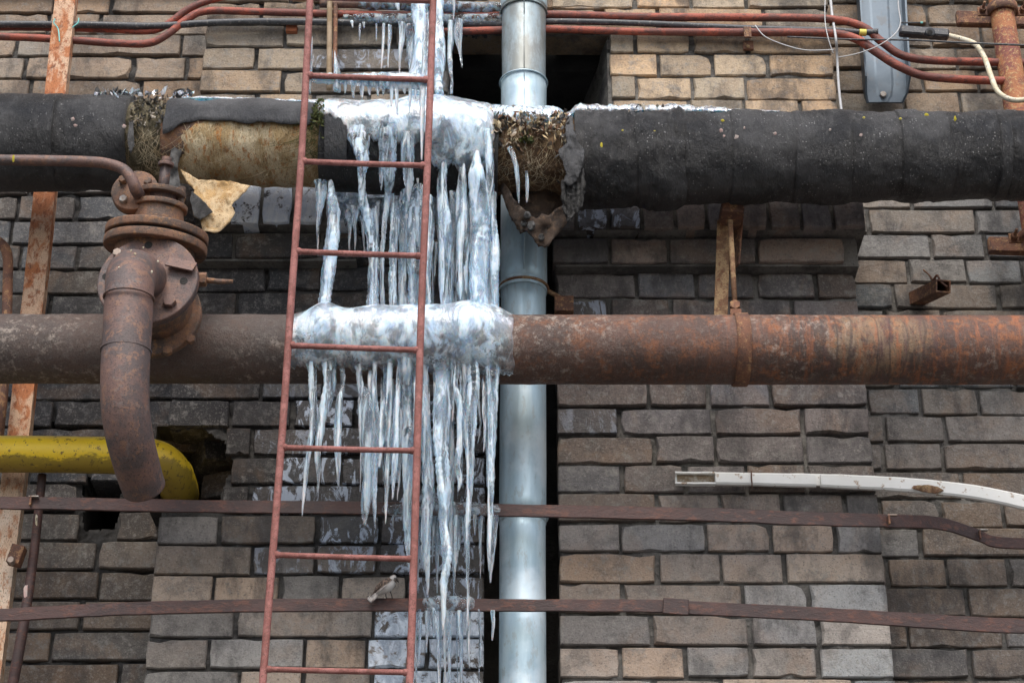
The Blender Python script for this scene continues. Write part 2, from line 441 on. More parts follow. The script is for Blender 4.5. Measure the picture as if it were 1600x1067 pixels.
M_BRKT2 = make_rust('bracket_tan_rust', (0.17, 0.085, 0.04), (0.34, 0.22, 0.11), (0.16, 0.055, 0.022), 2.6, 0.75, 0.5, (0.07, 0.04, 0.03))
M_LADDER = make_rust('ladder_red_paint', (0.25, 0.085, 0.068), (0.36, 0.14, 0.12), (0.16, 0.06, 0.045), 3.5, 0.6, 0.5, (0.38, 0.17, 0.15))
M_FELT = make_felt('roofing_felt')
M_FELT2 = make_felt('smooth_felt_cover', (0.055, 0.055, 0.057), (0.105, 0.105, 0.108), 0.1)
M_FELT3 = make_felt('torn_felt', (0.03, 0.029, 0.028), (0.12, 0.117, 0.113), 0.5)
M_FIBRE = make_rust('glass_wool', (0.42, 0.30, 0.15), (0.68, 0.57, 0.38), (0.46, 0.19, 0.045), 1.3, 0.95, 0.9, (0.15, 0.085, 0.045), (2.0, 1, 0.7))
M_FIBRE2 = make_rust('mossy_wool', (0.12, 0.10, 0.06), (0.26, 0.22, 0.14), (0.07, 0.065, 0.03), 2.2, 0.95, 1.0, (0.40, 0.36, 0.28), (1.6, 1, 0.8))
M_LINING = make_rust('brown_lining', (0.035, 0.024, 0.018), (0.07, 0.045, 0.03), (0.12, 0.075, 0.045), 2.0, 0.9, 0.6, (0.10, 0.085, 0.07))
M_FIBRE3 = make_rust('brown_wool', (0.11, 0.065, 0.035), (0.21, 0.135, 0.075), (0.33, 0.20, 0.10), 2.0, 0.95, 1.0, (0.06, 0.045, 0.03), (1.6, 1, 0.8))
M_STRAND = make_simple('wool_strand', (0.66, 0.56, 0.38), (0.48, 0.36, 0.20), 30, 0.8, 0.0)
M_PAPER = make_rust('torn_paper', (0.44, 0.28, 0.12), (0.56, 0.42, 0.25), (0.34, 0.19, 0.07), 2.2, 0.9, 0.5, (0.33, 0.31, 0.27))
M_YEL = None
M_RED = make_rust('cable_red', (0.17, 0.05, 0.036), (0.36, 0.08, 0.045), (0.10, 0.04, 0.033), 2.2, 0.6, 0.3, (0.16, 0.075, 0.06), (0.5, 1, 1))
M_BLACK = make_simple('cable_black', (0.035, 0.037, 0.042), (0.06, 0.062, 0.068), 25, 0.5, 0.2, dirt=0.3, dirtc=(0.18, 0.17, 0.15))
M_CREAM = make_simple('cable_cream', (0.66, 0.60, 0.46), (0.58, 0.50, 0.34), 30, 0.5, 0.15, dirt=0.2)
M_WIRE = make_simple('thin_grey_wire', (0.42, 0.42, 0.42), (0.5, 0.5, 0.5), 30, 0.5, 0.0)
M_TEAL = make_simple('teal_tie_wire', (0.16, 0.50, 0.46), (0.2, 0.55, 0.5), 30, 0.5, 0.0)
M_STEEL = make_simple('galvanised_steel', (0.075, 0.10, 0.125), (0.11, 0.138, 0.165), 6, 0.42, 0.08, 0.55, 0.25, (0.10, 0.11, 0.12))
M_BOLT = make_simple('grey_bolt', (0.36, 0.34, 0.31), (0.28, 0.22, 0.18), 40, 0.5, 0.3, 0.4)
M_WHITE = make_simple('white_plastic', (0.82, 0.81, 0.78), (0.78, 0.77, 0.73), 8, 0.45, 0.05, 0.0, 0.02, (0.36, 0.24, 0.14))
M_TAN = make_simple('weathered_wood', (0.30, 0.22, 0.14), (0.24, 0.17, 0.10), 20, 0.8, 0.4)
M_YSPOT = make_simple('yellow_paint_splash', (0.72, 0.60, 0.05), (0.68, 0.58, 0.12), 40, 0.5, 0.1)
M_PINK = make_simple('pale_lichen', (0.62, 0.42, 0.38), (0.6, 0.5, 0.45), 60, 0.9, 0.4)
M_MOSS = make_simple('green_moss', (0.055, 0.075, 0.018), (0.10, 0.11, 0.03), 60, 0.95, 1.0)
M_LITTER = make_simple('leaf_litter', (0.22, 0.16, 0.10), (0.40, 0.36, 0.30), 45, 0.9, 0.5)
M_LITTER2 = make_simple('brown_leaf_litter', (0.20, 0.10, 0.055), (0.12, 0.09, 0.06), 45, 0.9, 0.5)
M_ICE = make_ice('icicle_ice', 0.02, 0.80, (85, 85, 5), 0.06, bump=0.36); M_CLEAR = make_ice('clear_ice', 0.0, 0.45, (85, 85, 7), 0.05, bump=0.4)
M_ICEW = make_ice('milky_ice', 0.12, 0.90, (42, 42, 7), 0.08, bump=0.36); M_ICED = make_ice('coat_ice', 0.24, 0.90, (26, 26, 15), 0.06, True, 0.34)
M_GLAZE = make_ice('thin_glaze', 0.0, 0.38, (50, 50, 40), 0.05, bump=0.5)

def make_yellow():
    s = NT('yellow_gas_paint')
    n1 = s.noise(8, 6, 0.6); n2 = s.noise(70, 6, 0.75, s.map((1, 1, 1)))
    c = s.mix(s.ramp(n1, 0.35, 0.65), (0.80, 0.54, 0.018), (0.74, 0.48, 0.02))
    c = s.mix(s.ramp(n2, 0.64, 0.70, 0, 0.85), c, (0.13, 0.075, 0.02))
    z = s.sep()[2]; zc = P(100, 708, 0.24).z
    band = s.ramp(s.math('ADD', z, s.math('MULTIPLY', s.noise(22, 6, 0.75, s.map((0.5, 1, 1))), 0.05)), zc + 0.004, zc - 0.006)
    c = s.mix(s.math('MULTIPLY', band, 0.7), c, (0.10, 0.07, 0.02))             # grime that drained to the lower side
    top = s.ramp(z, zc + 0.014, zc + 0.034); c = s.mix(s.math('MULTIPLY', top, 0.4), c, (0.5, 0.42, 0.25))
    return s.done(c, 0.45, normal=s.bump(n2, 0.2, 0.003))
M_YEL = make_yellow()

def make_zinc():
    s = NT('zinc_downpipe')
    v = s.map((1, 1, 0.12)); n1 = s.noise(26, 6, 0.65, v); n2 = s.noise(60, 7, 0.75, s.map((1, 1, 0.35))); n3 = s.noise(5, 5, 0.6)
    c = s.mix(s.ramp(n1, 0.35, 0.65), (0.45, 0.57, 0.62), (0.36, 0.48, 0.54))
    c = s.mix(s.ramp(n2, 0.60, 0.72, 0, 0.4), c, (0.30, 0.30, 0.28))
    c = s.mix(s.ramp(n3, 0.45, 0.75, 0, 0.75), c, (0.66, 0.74, 0.78))
    z0 = P(817, 130, 0.16).z; z1 = P(817, 15, 0.16).z
    old = s.math('MULTIPLY', s.ramp(s.sep()[2], z0, z0 + 0.004), s.ramp(s.sep()[2], z1, z1 - 0.004))
    c = s.mix(s.math('MULTIPLY', old, s.ramp(s.noise(16, 6, 0.7, s.map((1, 1, 0.4))), 0.3, 0.7, 0.45, 0.95)), c, (0.24, 0.245, 0.22))
    return s.done(c, s.ramp(n2, 0.3, 0.7, 0.34, 0.50), 0.35, s.bump(n1, 0.12, 0.004))
M_ZINC = make_zinc()

# ------------------------------------------------------------------ the setting: ground and the far-reaching wall mass
def quad_sheet(name, a, b, c, d_, mat):
    return mobj(name, [a, b, c, d_], [(0, 1, 2, 3)], mat, None, False)
M_GROUND = make_simple('yard_asphalt', (0.07, 0.068, 0.066), (0.11, 0.108, 0.105), 3, 0.9, 0.5)
g = quad_sheet('ground', (-400, -400, 0), (400, -400, 0), (400, 400, 0), (-400, 400, 0), M_GROUND); g['kind'] = 'structure'

def make_farbrick():
    s = NT('coursed_brickwork')
    k = s.n('ShaderNodeTexBrick'); mp = s.n('ShaderNodeCombineXYZ'); x, y, z = s.sep()
    s.l(x, mp.inputs[0]); s.l(z, mp.inputs[1]); s.l(mp.outputs[0], k.inputs['Vector'])
    k.inputs['Scale'].default_value = 1.0; k.inputs['Brick Width'].default_value = 0.148; k.inputs['Row Height'].default_value = 0.075
    k.inputs['Mortar Size'].default_value = 0.005
    s.set(k.inputs['Color1'], (0.17, 0.14, 0.115)); s.set(k.inputs['Color2'], (0.22, 0.18, 0.14)); s.set(k.inputs['Mortar'], (0.09, 0.085, 0.08))
    n = s.noise(30, 7, 0.7); c = s.mix(s.ramp(n, 0.5, 0.75, 0, 0.6), k.outputs[0], (0.06, 0.055, 0.05))
    h = s.math('ADD', s.math('MULTIPLY', k.outputs['Fac'], -1.5), n)
    return s.done(c, 0.92, normal=s.bump(h, 0.7, 0.008))
M_FAR = make_farbrick()
# a block of the building, round the part that is built brick by brick (x -1.62..1.62, z zA..zB)
zA = P(800, 1067, 0).z - 0.12; zB = P(800, 0, 0.12).z + 0.12
XA, XB = -1.50, 1.50
fb = []
def addbox(x0, x1, y0, y1, z0, z1):
    b = len(fv)
    for z in (z0, z1):
        for (x, y) in ((x0, y0), (x1, y0), (x1, y1), (x0, y1)): fv.append((x, y, z))
    for f in ((0, 1, 5, 4), (1, 2, 6, 5), (2, 3, 7, 6), (3, 0, 4, 7), (4, 5, 6, 7), (3, 2, 1, 0)): fb.append(tuple(b + i for i in f))
fv = []
addbox(-14, XA, -0.03, 1.6, 0.0, 9.0); addbox(XB, 14, -0.03, 1.6, 0.0, 9.0)
addbox(XA, XB, -0.034, 1.6, 0.0, zA); addbox(XA, XB, -0.034, 1.6, zB, 9.0)
o = mobj('brick_building', fv, fb, M_FAR, None, False)
tag(o, 'sooty brick building wall running on beyond the pipes', 'building', None, 'structure')

# ------------------------------------------------------------------ brick walls, laid brick by brick
BH, COURSE, JOINT = 0.0690, 0.075, 0.0058
CLASSES = {'header': 0.140, 'bat': 0.214, 'stretcher': 0.283, 'edge': 0.070}
VARS = {}
def brick_mesh(cls, i):
    key = (cls, i)
    if key in VARS: return VARS[key]
    rr = random.Random(hash(cls) % 1 + i * 77 + len(cls) * 1013)
    L = CLASSES[cls]; H = BH if cls != 'edge' else 0.128
    nx = {'header': 5, 'bat': 6, 'stretcher': 7, 'edge': 2}[cls]; nzz = 2 if cls != 'edge' else 5
    ring = []
    for k in range(nx): ring.append((-L / 2 + L * k / nx, -H / 2))
    for k in range(nzz): ring.append((L / 2, -H / 2 + H * k / nzz))
    for k in range(nx): ring.append((L / 2 - L * k / nx, H / 2))
    for k in range(nzz): ring.append((-L / 2, H / 2 - H * k / nzz))
    n = len(ring); outer = []; front = []; verts = []
    corners = {0, nx, nx + nzz, 2 * nx + nzz}
    for k, (x, z) in enumerate(ring):
        chip = rr.random()
        inn = rr.uniform(0.0, 0.0013) + (0.0008 + 0.0045 * rr.random() ** 3 if k in corners else 0) + (rr.uniform(0.002, 0.006) if chip < 0.06 else 0)
        dirx = 0 if abs(abs(x) - L / 2) > 1e-6 else -math.copysign(1, x); dirz = 0 if abs(abs(z) - H / 2) > 1e-6 else -math.copysign(1, z)
        ox, oz = x + dirx * inn * 0.7, z + dirz * inn * 0.7
        bd = 0.0012 + rr.uniform(0, 0.002) + (0.006 if chip < 0.06 else 0)
        verts.append((ox, bd + rr.uniform(0, 0.002), oz))
        fx, fzv = ox - (ox / (L / 2)) * (0.0016 + bd * 0.5), oz - (oz / (H / 2)) * (0.0014 + bd * 0.5)
        front.append((fx, rr.uniform(-0.0005, 0.0005), fzv))
    verts += front
    for (x, y, z) in verts[:n]: verts.append((x, 0.105, z))
    c = len(verts); verts.append((rr.uniform(-0.1, 0.1) * L, rr.uniform(-0.0008, 0.0006), rr.uniform(-0.1, 0.1) * H))
    faces = []
    for k in range(n):
        k2 = (k + 1) % n
        faces.append((k, k2, n + k2, n + k)); faces.append((2 * n + k, 2 * n + k2, k2, k)); faces.append((c, n + k, n + k2))
    me = bpy.data.meshes.new('brick'); me.from_pydata(verts, [], faces); me.materials.append(MB)
    fl = [False] * len(me.polygons)
    for i2, p in enumerate(me.polygons): fl[i2] = False
    me.polygons.foreach_set('use_smooth', fl); me.update()
    VARS[key] = me
    return me

RB = random.Random(5)
def sstep(a, b, x):
    t = min(1, max(0, (x - a) / (b - a))); return t * t * (3 - 2 * t)
def lerp3(a, b, t): return tuple(x + (y - x) * t for x, y in zip(a, b))
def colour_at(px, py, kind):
    """clay colour of the brick that sits here, mostly darker at mid height, and how much melt-water glaze it carries"""
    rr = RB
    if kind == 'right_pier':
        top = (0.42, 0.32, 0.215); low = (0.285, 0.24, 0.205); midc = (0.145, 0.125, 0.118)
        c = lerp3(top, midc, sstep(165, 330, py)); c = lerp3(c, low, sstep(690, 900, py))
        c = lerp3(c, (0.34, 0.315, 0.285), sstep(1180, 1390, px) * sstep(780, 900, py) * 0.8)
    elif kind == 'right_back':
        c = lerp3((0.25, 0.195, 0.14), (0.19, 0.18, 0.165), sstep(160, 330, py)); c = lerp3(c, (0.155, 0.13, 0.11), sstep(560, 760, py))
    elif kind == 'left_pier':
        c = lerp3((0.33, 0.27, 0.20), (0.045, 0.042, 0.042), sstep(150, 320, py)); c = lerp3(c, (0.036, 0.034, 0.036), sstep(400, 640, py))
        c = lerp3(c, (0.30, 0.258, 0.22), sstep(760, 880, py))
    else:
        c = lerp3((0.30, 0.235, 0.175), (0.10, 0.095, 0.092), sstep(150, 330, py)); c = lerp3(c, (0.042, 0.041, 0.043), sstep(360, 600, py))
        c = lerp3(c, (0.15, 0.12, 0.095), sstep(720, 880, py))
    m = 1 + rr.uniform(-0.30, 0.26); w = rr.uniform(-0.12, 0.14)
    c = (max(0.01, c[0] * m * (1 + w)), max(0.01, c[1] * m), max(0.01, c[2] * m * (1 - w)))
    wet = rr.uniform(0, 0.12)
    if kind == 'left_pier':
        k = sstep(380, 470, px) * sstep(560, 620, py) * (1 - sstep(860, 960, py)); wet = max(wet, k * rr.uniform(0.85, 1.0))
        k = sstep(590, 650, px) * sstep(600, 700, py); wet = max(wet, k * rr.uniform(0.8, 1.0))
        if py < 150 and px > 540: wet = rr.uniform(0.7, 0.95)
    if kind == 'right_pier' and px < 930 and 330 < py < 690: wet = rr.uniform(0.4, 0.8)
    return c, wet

def add_brick(root, cls, cx, yf, cz, L, H, kind, i, frost=None, wetmin=0.0, dark=1.0, roty=0.0):
    me = brick_mesh(cls, i % 14)
    o = bpy.data.objects.new('brick', me); COL.objects.link(o)
    o.parent = root
    o.location = Vector((cx, yf, cz)) - Vector(root.location)
    o.rotation_euler = (RB.gauss(0, 0.010), roty + RB.gauss(0, 0.004), RB.gauss(0, 0.012))
    H0b = BH if cls != 'edge' else 0.128
    o.scale = (L / CLASSES[cls] * (1 if RB.random() < .5 else 1), 1, H / H0b)
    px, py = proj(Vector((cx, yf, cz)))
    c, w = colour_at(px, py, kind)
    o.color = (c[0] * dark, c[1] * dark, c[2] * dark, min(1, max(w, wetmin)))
    if frost is None: frost = kind == 'left_pier' and px > 610 and py > 955 and RB.random() < 0.85
    if frost:
        o.material_slots[0].link = 'OBJECT'; o.material_slots[0].material = MBI if cls == 'edge' else MBF
    return o

def inpoly(x, y, poly):
    c = False
    for i in range(len(poly)):
        a = poly[i]; b = poly[i - 1]
        if (a[1] > y) != (b[1] > y) and x < (b[0] - a[0]) * (y - a[1]) / (b[1] - a[1]) + a[0]: c = not c
    return c

def lay_wall(root, kind, p, xl, xr, zj, holes, seed, skip_rows=None, long_share=0.22, pier=True):
    """courses of bricks between world x = xl and xr on the plane y = -p; zj = height of one bed joint"""
    rr = random.Random(seed); k0 = math.floor((zA - zj) / COURSE); k1 = math.ceil((zB - zj) / COURSE); cnt = 0
    for k in range(k0, k1):
        z0 = zj + k * COURSE; cz = z0 + COURSE / 2
        if cz < zA or cz > zB: continue
        x = xl + (0 if pier else -rr.uniform(0, 0.14)); first = True
        while x < xr - 0.03:
            if first and pier: cls = 'bat' if k % 2 else 'header'
            else:
                q = rr.random(); cls = 'stretcher' if q < long_share else ('bat' if q < long_share + 0.13 else 'header')
            first = False
            L = CLASSES[cls] * (1 + rr.gauss(0, 0.035))
            if x + L > xr: L = xr - x
            if xr - (x + L) < 0.06 and xr - (x + L) > 0: L = xr - x
            cx = x + L / 2
            x += L + JOINT + rr.uniform(-0.001, 0.005)
            if holes:
                xs_ = [cx - L / 2 + L * q / 14 for q in range(15)]
                ok = [not any(inpoly(*proj(Vector((xx, -p, cz))), h) for h in holes) for xx in xs_]
                if not all(ok):
                    runs = []; st_ = None
                    for q in range(16):
                        if q < 15 and ok[q]:
                            if st_ is None: st_ = q
                        elif st_ is not None: runs.append((st_, q - 1)); st_ = None
                    if not runs: continue
                    a_, b_ = max(runs, key=lambda r: r[1] - r[0])
                    if xs_[b_] - xs_[a_] < 0.045: continue
                    L = xs_[b_] - xs_[a_]; cx = (xs_[a_] + xs_[b_]) / 2
            px, py = proj(Vector((cx, -p, cz)))
            if px < -70 or px > 1670 or py < -60 or py > 1120: continue
            if skip_rows and skip_rows(px, py): continue
            cl = 'stretcher' if L > 0.25 else ('bat' if L > 0.18 else ('header' if L > 0.1 else 'edge'))
            if cl == 'edge': cl = 'header'
            add_brick(root, cl, cx, -p - max(-0.0006, rr.gauss(0.0006, 0.0026)), cz + rr.gauss(0, 0.001), L, BH * (1 + rr.uniform(-0.035, 0.02)), kind, rr.randrange(99))
            cnt += 1
    return cnt

def mortar_bed(root, p, xl, xr, za, zb, holes, seed, step=0.0075, mat=None, depth=0.10, sides=True):
    nx = int((xr - xl) / step) + 1; nzv = int((zb - za) / step) + 1
    verts = []; faces = []
    for j in range(nzv + 1):
        for i in range(nx + 1):
            x = xl + (xr - xl) * i / nx; z = za + (zb - za) * j / nzv
            y = -p + 0.0100 + 0.0080 * nz(x * 22, z * 30, seed) + 0.005 * nz(x * 90, z * 90, seed + 4) + 0.03 * max(0.0, nz(x * 13, z * 17, seed + 8) - 0.28)
            verts.append((x, y, z))
    for j in range(nzv):
        for i in range(nx):
            if holes:
                px, py = proj(Vector((xl + (xr - xl) * (i + .5) / nx, -p, za + (zb - za) * (j + .5) / nzv)))
                jx = px + 5 * nz(px * .1, py * .1, 3); jy = py + 4 * nz(px * .1, py * .1, 8)
                if any(inpoly(jx, jy, h) for h in holes): continue
            a = j * (nx + 1) + i
            faces.append((a, a + 1, a + nx + 2, a + nx + 1))
    if sides:                                                   # returns down the two sides of the pier
        for i, sgn in ((0, 1), (nx, -1)):
            b = len(verts); off = 0.004 * sgn
            for j in range(nzv + 1):
                v = verts[j * (nx + 1) + i]; verts.append((v[0] + off, v[1] + depth + 0.02, v[2]))
            for j in range(nzv):
                c = j * (nx + 1) + i
                if holes:
                    px, py = proj(Vector(verts[c]))
                    if any(inpoly(px, py, h) for h in holes): continue
                f = (c, c + nx + 1, b + j + 1, b + j); faces.append(f if sgn > 0 else f[::-1])
    return mobj('mortar_bed', verts, faces, mat or MM, root, True)

PIER = 0.12
xRL = P(870, 640, PIER).x; xRR = P(1357, 640, PIER).x
xLL = P(247, 820, PIER).x; xLR = P(757, 900, PIER).x
HOLE_TOP = [(702, 52), (950, 52), (950, 300), (902, 310), (868, 330), (868, 340), (762, 340), (760, 320), (702, 300)]
HOLE_YEL = [(262, 668), (318, 668), (352, 690), (365, 722), (352, 748), (340, 790), (235, 790), (235, 668)]
HOLE_L = [(128, 742), (188, 742), (188, 800), (176, 826), (130, 826)]
HOLE_L2 = [(52, 655), (235, 660), (235, 682), (52, 682)]

w1 = thing('brick_pier', 'right brick pier with tan top and grey brown courses beside the zinc downpipe', 'pier', (xRL, -PIER, zA), 'brick piers', 'structure')
skip_corb = lambda px, py: (297 < py < 415)
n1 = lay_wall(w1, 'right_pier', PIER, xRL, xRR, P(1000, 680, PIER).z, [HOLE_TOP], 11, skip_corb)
mortar_bed(w1, PIER, xRL + 0.004, xRR - 0.004, zA, zB, [HOLE_TOP], 1.0, depth=0.13)
w2 = thing('brick_pier', 'left brick pier with icy wet courses behind the ladder and icicles', 'pier', (xLL, -PIER, zA), 'brick piers', 'structure')
skip_corb2 = lambda px, py: (285 < py < 390)
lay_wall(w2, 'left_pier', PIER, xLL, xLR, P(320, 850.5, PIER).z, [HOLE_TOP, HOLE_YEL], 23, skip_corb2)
mortar_bed(w2, PIER, xLL + 0.004, xLR - 0.004, zA, zB, [HOLE_TOP, HOLE_YEL], 2.0, step=0.0045, mat=MM2, depth=0.13)
w3 = thing('brick_wall', 'recessed brick wall at far right behind the white trunking end', 'wall', (xRR, 0, zA), 'recessed brick walls', 'structure')
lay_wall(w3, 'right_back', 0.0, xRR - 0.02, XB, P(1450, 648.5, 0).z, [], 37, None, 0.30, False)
mortar_bed(w3, 0.0, xRR - 0.05, XB + 0.01, zA, zB, [], 3.0, sides=False)
w4 = thing('brick_wall', 'recessed brick wall at far left behind the valve and yellow pipe', 'wall', (XA, 0, zA), 'recessed brick walls', 'structure')
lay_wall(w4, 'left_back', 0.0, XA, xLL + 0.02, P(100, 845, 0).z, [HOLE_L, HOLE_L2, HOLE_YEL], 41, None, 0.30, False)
mortar_bed(w4, 0.0, XA - 0.01, xLL + 0.05, zA, zB, [HOLE_L, HOLE_L2, HOLE_YEL], 4.0, step=0.0045, mat=MM2, sides=False)

# corbel bands: a row of bricks on edge over one oversailing course
def corbel(root, kind, xl, xr, p1, zs_top_px, seed, wetx=None):
    rr = random.Random(seed)
    zj = P(1000, 426.5, PIER).z if kind == 'right_pier' else P(320, 418, PIER).z
    x = xl - 0.012
    while x < xr - 0.03:                                        # oversailing course
        L = min(rr.choice([0.14, 0.14, 0.214]), xr + 0.02 - x)
        if L > 0.05:
            add_brick(root, 'header' if L < .18 else 'bat', x + L / 2, -PIER - 0.045 - rr.uniform(0, .006), zj + COURSE / 2, L, BH, kind, rr.randrange(99), False, 0.0, 1.3 if kind == 'right_pier' else 0.9)
        x += L + JOINT
    zc = zj + COURSE + 0.004 + 0.064
    x = xl - 0.03
    while x < xr + 0.02:                                        # bricks on edge
        L = 0.0705 * rr.uniform(0.95, 1.06)
        px, py = proj(Vector((x, -PIER - p1, zc)))
        wm = 0.0; fr = False
        if wetx and wetx[0] < px < wetx[1]: wm = 1.0; fr = px < wetx[2]
        add_brick(root, 'edge', x + L / 2, -PIER - p1 - rr.uniform(0, .006), zc, L, 0.128, kind, rr.randrange(99), fr, wm, 1.35 if kind == 'right_pier' else 1.0, rr.gauss(0, 0.01))
        x += L + 0.008
    v = []; f = []
    def bx(x0, x1, y0, y1, z0, z1):
        b = len(v)
        for z in (z0, z1):
            for q in ((x0, y0), (x1, y0), (x1, y1), (x0, y1)): v.append((*q, z))
        for q in ((0, 1, 5, 4), (1, 2, 6, 5), (2, 3, 7, 6), (3, 0, 4, 7), (4, 5, 6, 7), (3, 2, 1, 0)): f.append(tuple(b + i for i in q))
    bx(xl - 0.004, xr + 0.004, -PIER - 0.036, -PIER + 0.08, zj - 0.002, zj + COURSE + 0.003)
    bx(xl - 0.022, xr + 0.022, -PIER - p1 + 0.012, -PIER + 0.08, zj + COURSE + 0.005, zc + 0.058)
    mobj('corbel_mortar', v, f, MM, root, False)
corbel(w1, 'right_pier', xRL + 0.005, xRR, 0.085, 320, 51, (860, 960, 0))
corbel(w2, 'left_pier', xLL, P(560, 320, PIER).x, 0.085, 300, 52, (355, 700, 520))

# the deep recess between the piers and the pockets behind the knocked-out bricks
def pocket(name, x0, x1, z0, z1, y0, y1, parent, mat):
    v = [(x0, y0, z0), (x1, y0, z0), (x1, y0, z1), (x0, y0, z1), (x0, y1, z0), (x1, y1, z0), (x1, y1, z1), (x0, y1, z1)]
    f = [(4, 5, 6, 7), (0, 4, 7, 3), (1, 2, 6, 5), (3, 7, 6, 2), (0, 1, 5, 4)]
    return mobj(name, v, f, mat, parent, False)
w5 = thing('wall_recess', 'deep black recess between the two brick piers behind the downpipe', 'recess', (0, 0.9, zA), None, 'structure')
xh0 = P(690, 100, PIER).x; xh1 = P(965, 100, PIER).x
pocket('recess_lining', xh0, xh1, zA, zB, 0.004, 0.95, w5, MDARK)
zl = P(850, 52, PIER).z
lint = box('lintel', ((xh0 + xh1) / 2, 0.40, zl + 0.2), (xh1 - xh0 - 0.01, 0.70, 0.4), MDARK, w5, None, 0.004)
# brickwork carried over the recess
lw = thing('brick_lintel', 'short run of bricks bridging the top of the black recess', 'lintel', (P(860, 40, PIER).x, -PIER, zl), None, 'structure')
zc_ = zl + 0.004
for r_ in range(2):
    x = P(705, 30, PIER).x + (0.06 if r_ else 0)
    while x < xRL + 0.05:
        L = RB.choice([0.14, 0.214]); add_brick(lw, 'header' if L < .18 else 'bat', x + L / 2, -PIER + 0.002, zc_ + COURSE / 2 + r_ * COURSE, L, BH, 'right_pier', RB.randrange(99), False, 0.3, 0.75)
        x += L + JOINT
mortar_bed(lw, PIER - 0.004, P(700, 30, PIER).x, xRL + 0.03, zl + 0.002, zl + 0.17, None, 9.0, sides=False)
# rough mortar reveal on the right jamb of the recess
v = []; f = []
za_ = P(930, 330, PIER).z; zb_ = zl
for j in range(31):
    z = za_ + (zb_ - za_) * j / 30
    for i in range(9):
        t = i / 8; x = P(952, 100, PIER).x - t * 0.10; y = -PIER + 0.012 + t * 0.55
        v.append((x + 0.012 * nz(t * 6, z * 22, 3), y + 0.015 * nz(t * 9, z * 30, 5), z))
for j in range(30):
    for i in range(8):
        a = j * 9 + i; f.append((a, a + 9, a + 10, a + 1))
mobj('mortar_jamb', v, f, MM, w5)
hp = thing('knocked_out_hole', 'black knocked out hole round the yellow pipe bend', 'hole', P(300, 790, 0), None, 'structure')
a = P(230, 792, PIER); b = P(372, 660, PIER)
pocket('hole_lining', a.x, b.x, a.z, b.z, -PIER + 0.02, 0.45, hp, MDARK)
for k, (x, y, p_, rz, cls) in enumerate(((352, 700, 0.02, 0.5, 'header'), (345, 755, 0.0, -0.4, 'header'), (300, 690, -0.04, 0.2, 'bat'), (330, 735, -0.06, 0.3, 'header'), (255, 682, 0.02, 0.1, 'bat'))):
    q = P(x, y, p_); bk = add_brick(hp, cls, q.x, q.y, q.z, CLASSES[cls] * .8, BH, 'left_back', k + 3, False, 0.0, 0.9); bk.rotation_euler = (0.1 * k - .2, 0.12 * (k % 3 - 1), rz)
hp2 = thing('knocked_out_hole', 'small black hole of missing bricks below the yellow pipe', 'hole', P(160, 830, 0), None, 'structure')
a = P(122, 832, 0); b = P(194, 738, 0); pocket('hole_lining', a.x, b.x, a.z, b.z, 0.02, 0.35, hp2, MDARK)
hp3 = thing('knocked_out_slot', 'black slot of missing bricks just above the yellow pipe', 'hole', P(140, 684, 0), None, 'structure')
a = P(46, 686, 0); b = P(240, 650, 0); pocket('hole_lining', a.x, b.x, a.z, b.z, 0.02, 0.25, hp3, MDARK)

# ------------------------------------------------------------------ zinc downpipe
DPp = 0.16
dp = thing('downpipe', 'pale blue grey zinc downpipe standing in the recess between the brick piers', 'downpipe', P(817, 1067, DPp))
def dps(name, y0, y1, w0, w1, x0=818.5, x1=818.5):
    z0 = P(x0, y0, DPp); z1 = P(x1, y1, DPp)
    pts = [z0.lerp(z1, k / 12) for k in range(13)]
    rad = [(w0 + (w1 - w0) * k / 12) * SC(x0, (y0 + y1) / 2, DPp) for k in range(13)]
    return wtube(name, pts, rad, M_ZINC, dp, 40, True, lambda L, a, p_, d_: 0.0007 * nz(p_.x * 9, p_.z * 9, 4))
dps('pipe_section', -80, 22, 38, 36)
dps('pipe_section', 14, 136, 35, 33.5)
dps('pipe_section', 128, 458, 36.5, 35.5)
dps('pipe_section', 448, 818, 36.2, 36, 818, 816.5)
dps('pipe_section', 806, 1160, 37, 36.5, 816.5, 816.5)
def ring(name, y, rpx, half, mat, r_t=0.0025, x=818):
    c = P(x, y, DPp); r = rpx * SC(x, y, DPp)
    pts = [c + Vector((r * math.cos(t * math.pi / 24), r * math.sin(t * math.pi / 24), 0)) for t in range(49)]
    return wtube(name, pts, r_t, mat, dp, 8)
ring('seam_bead', 22, 36.5, 0, M_ZINC); ring('seam_bead', 131, 37, 0, M_ZINC); ring('seam_bead', 810, 37.3, 0, M_ZINC)
# vertical lock seams on the upper lengths
for (y0, y1, rp) in ((-60, 20, 37.3), (26, 128, 34.8), (138, 420, 36.8)):
    a = P(819, y0, DPp + rp * SC(818, 100, DPp)); b = P(819, y1, DPp + rp * SC(818, 100, DPp))
    wtube('lock_seam', [a, b], 0.0016, M_ZINC, dp, 6)
cl = ring('pipe_clamp', 452, 37.8, 0, M_BRKT2, 0.004)
c = P(817, 452, DPp); r = 38 * SC(817, 452, DPp)
v, f = tube_data([c + Vector((0, 0, z)) for z in (-0.011, 0.011)], [r, r], 40, False)
mobj('clamp_band', v, f, M_ZINC, dp)
wtube('clamp_arm', [c + Vector((r * .9, 0, 0)), P(880, 468, DPp - 0.02)], 0.006, M_BRKT2, dp, 8)
plug = box('wall_anchor', P(881, 481, PIER + 0.012), (0.047, 0.05, 0.042), M_BRKT, None, None, 0.002)
tag(plug, 'rusty brown anchor block in the brick joint beside the downpipe clamp', 'anchor')

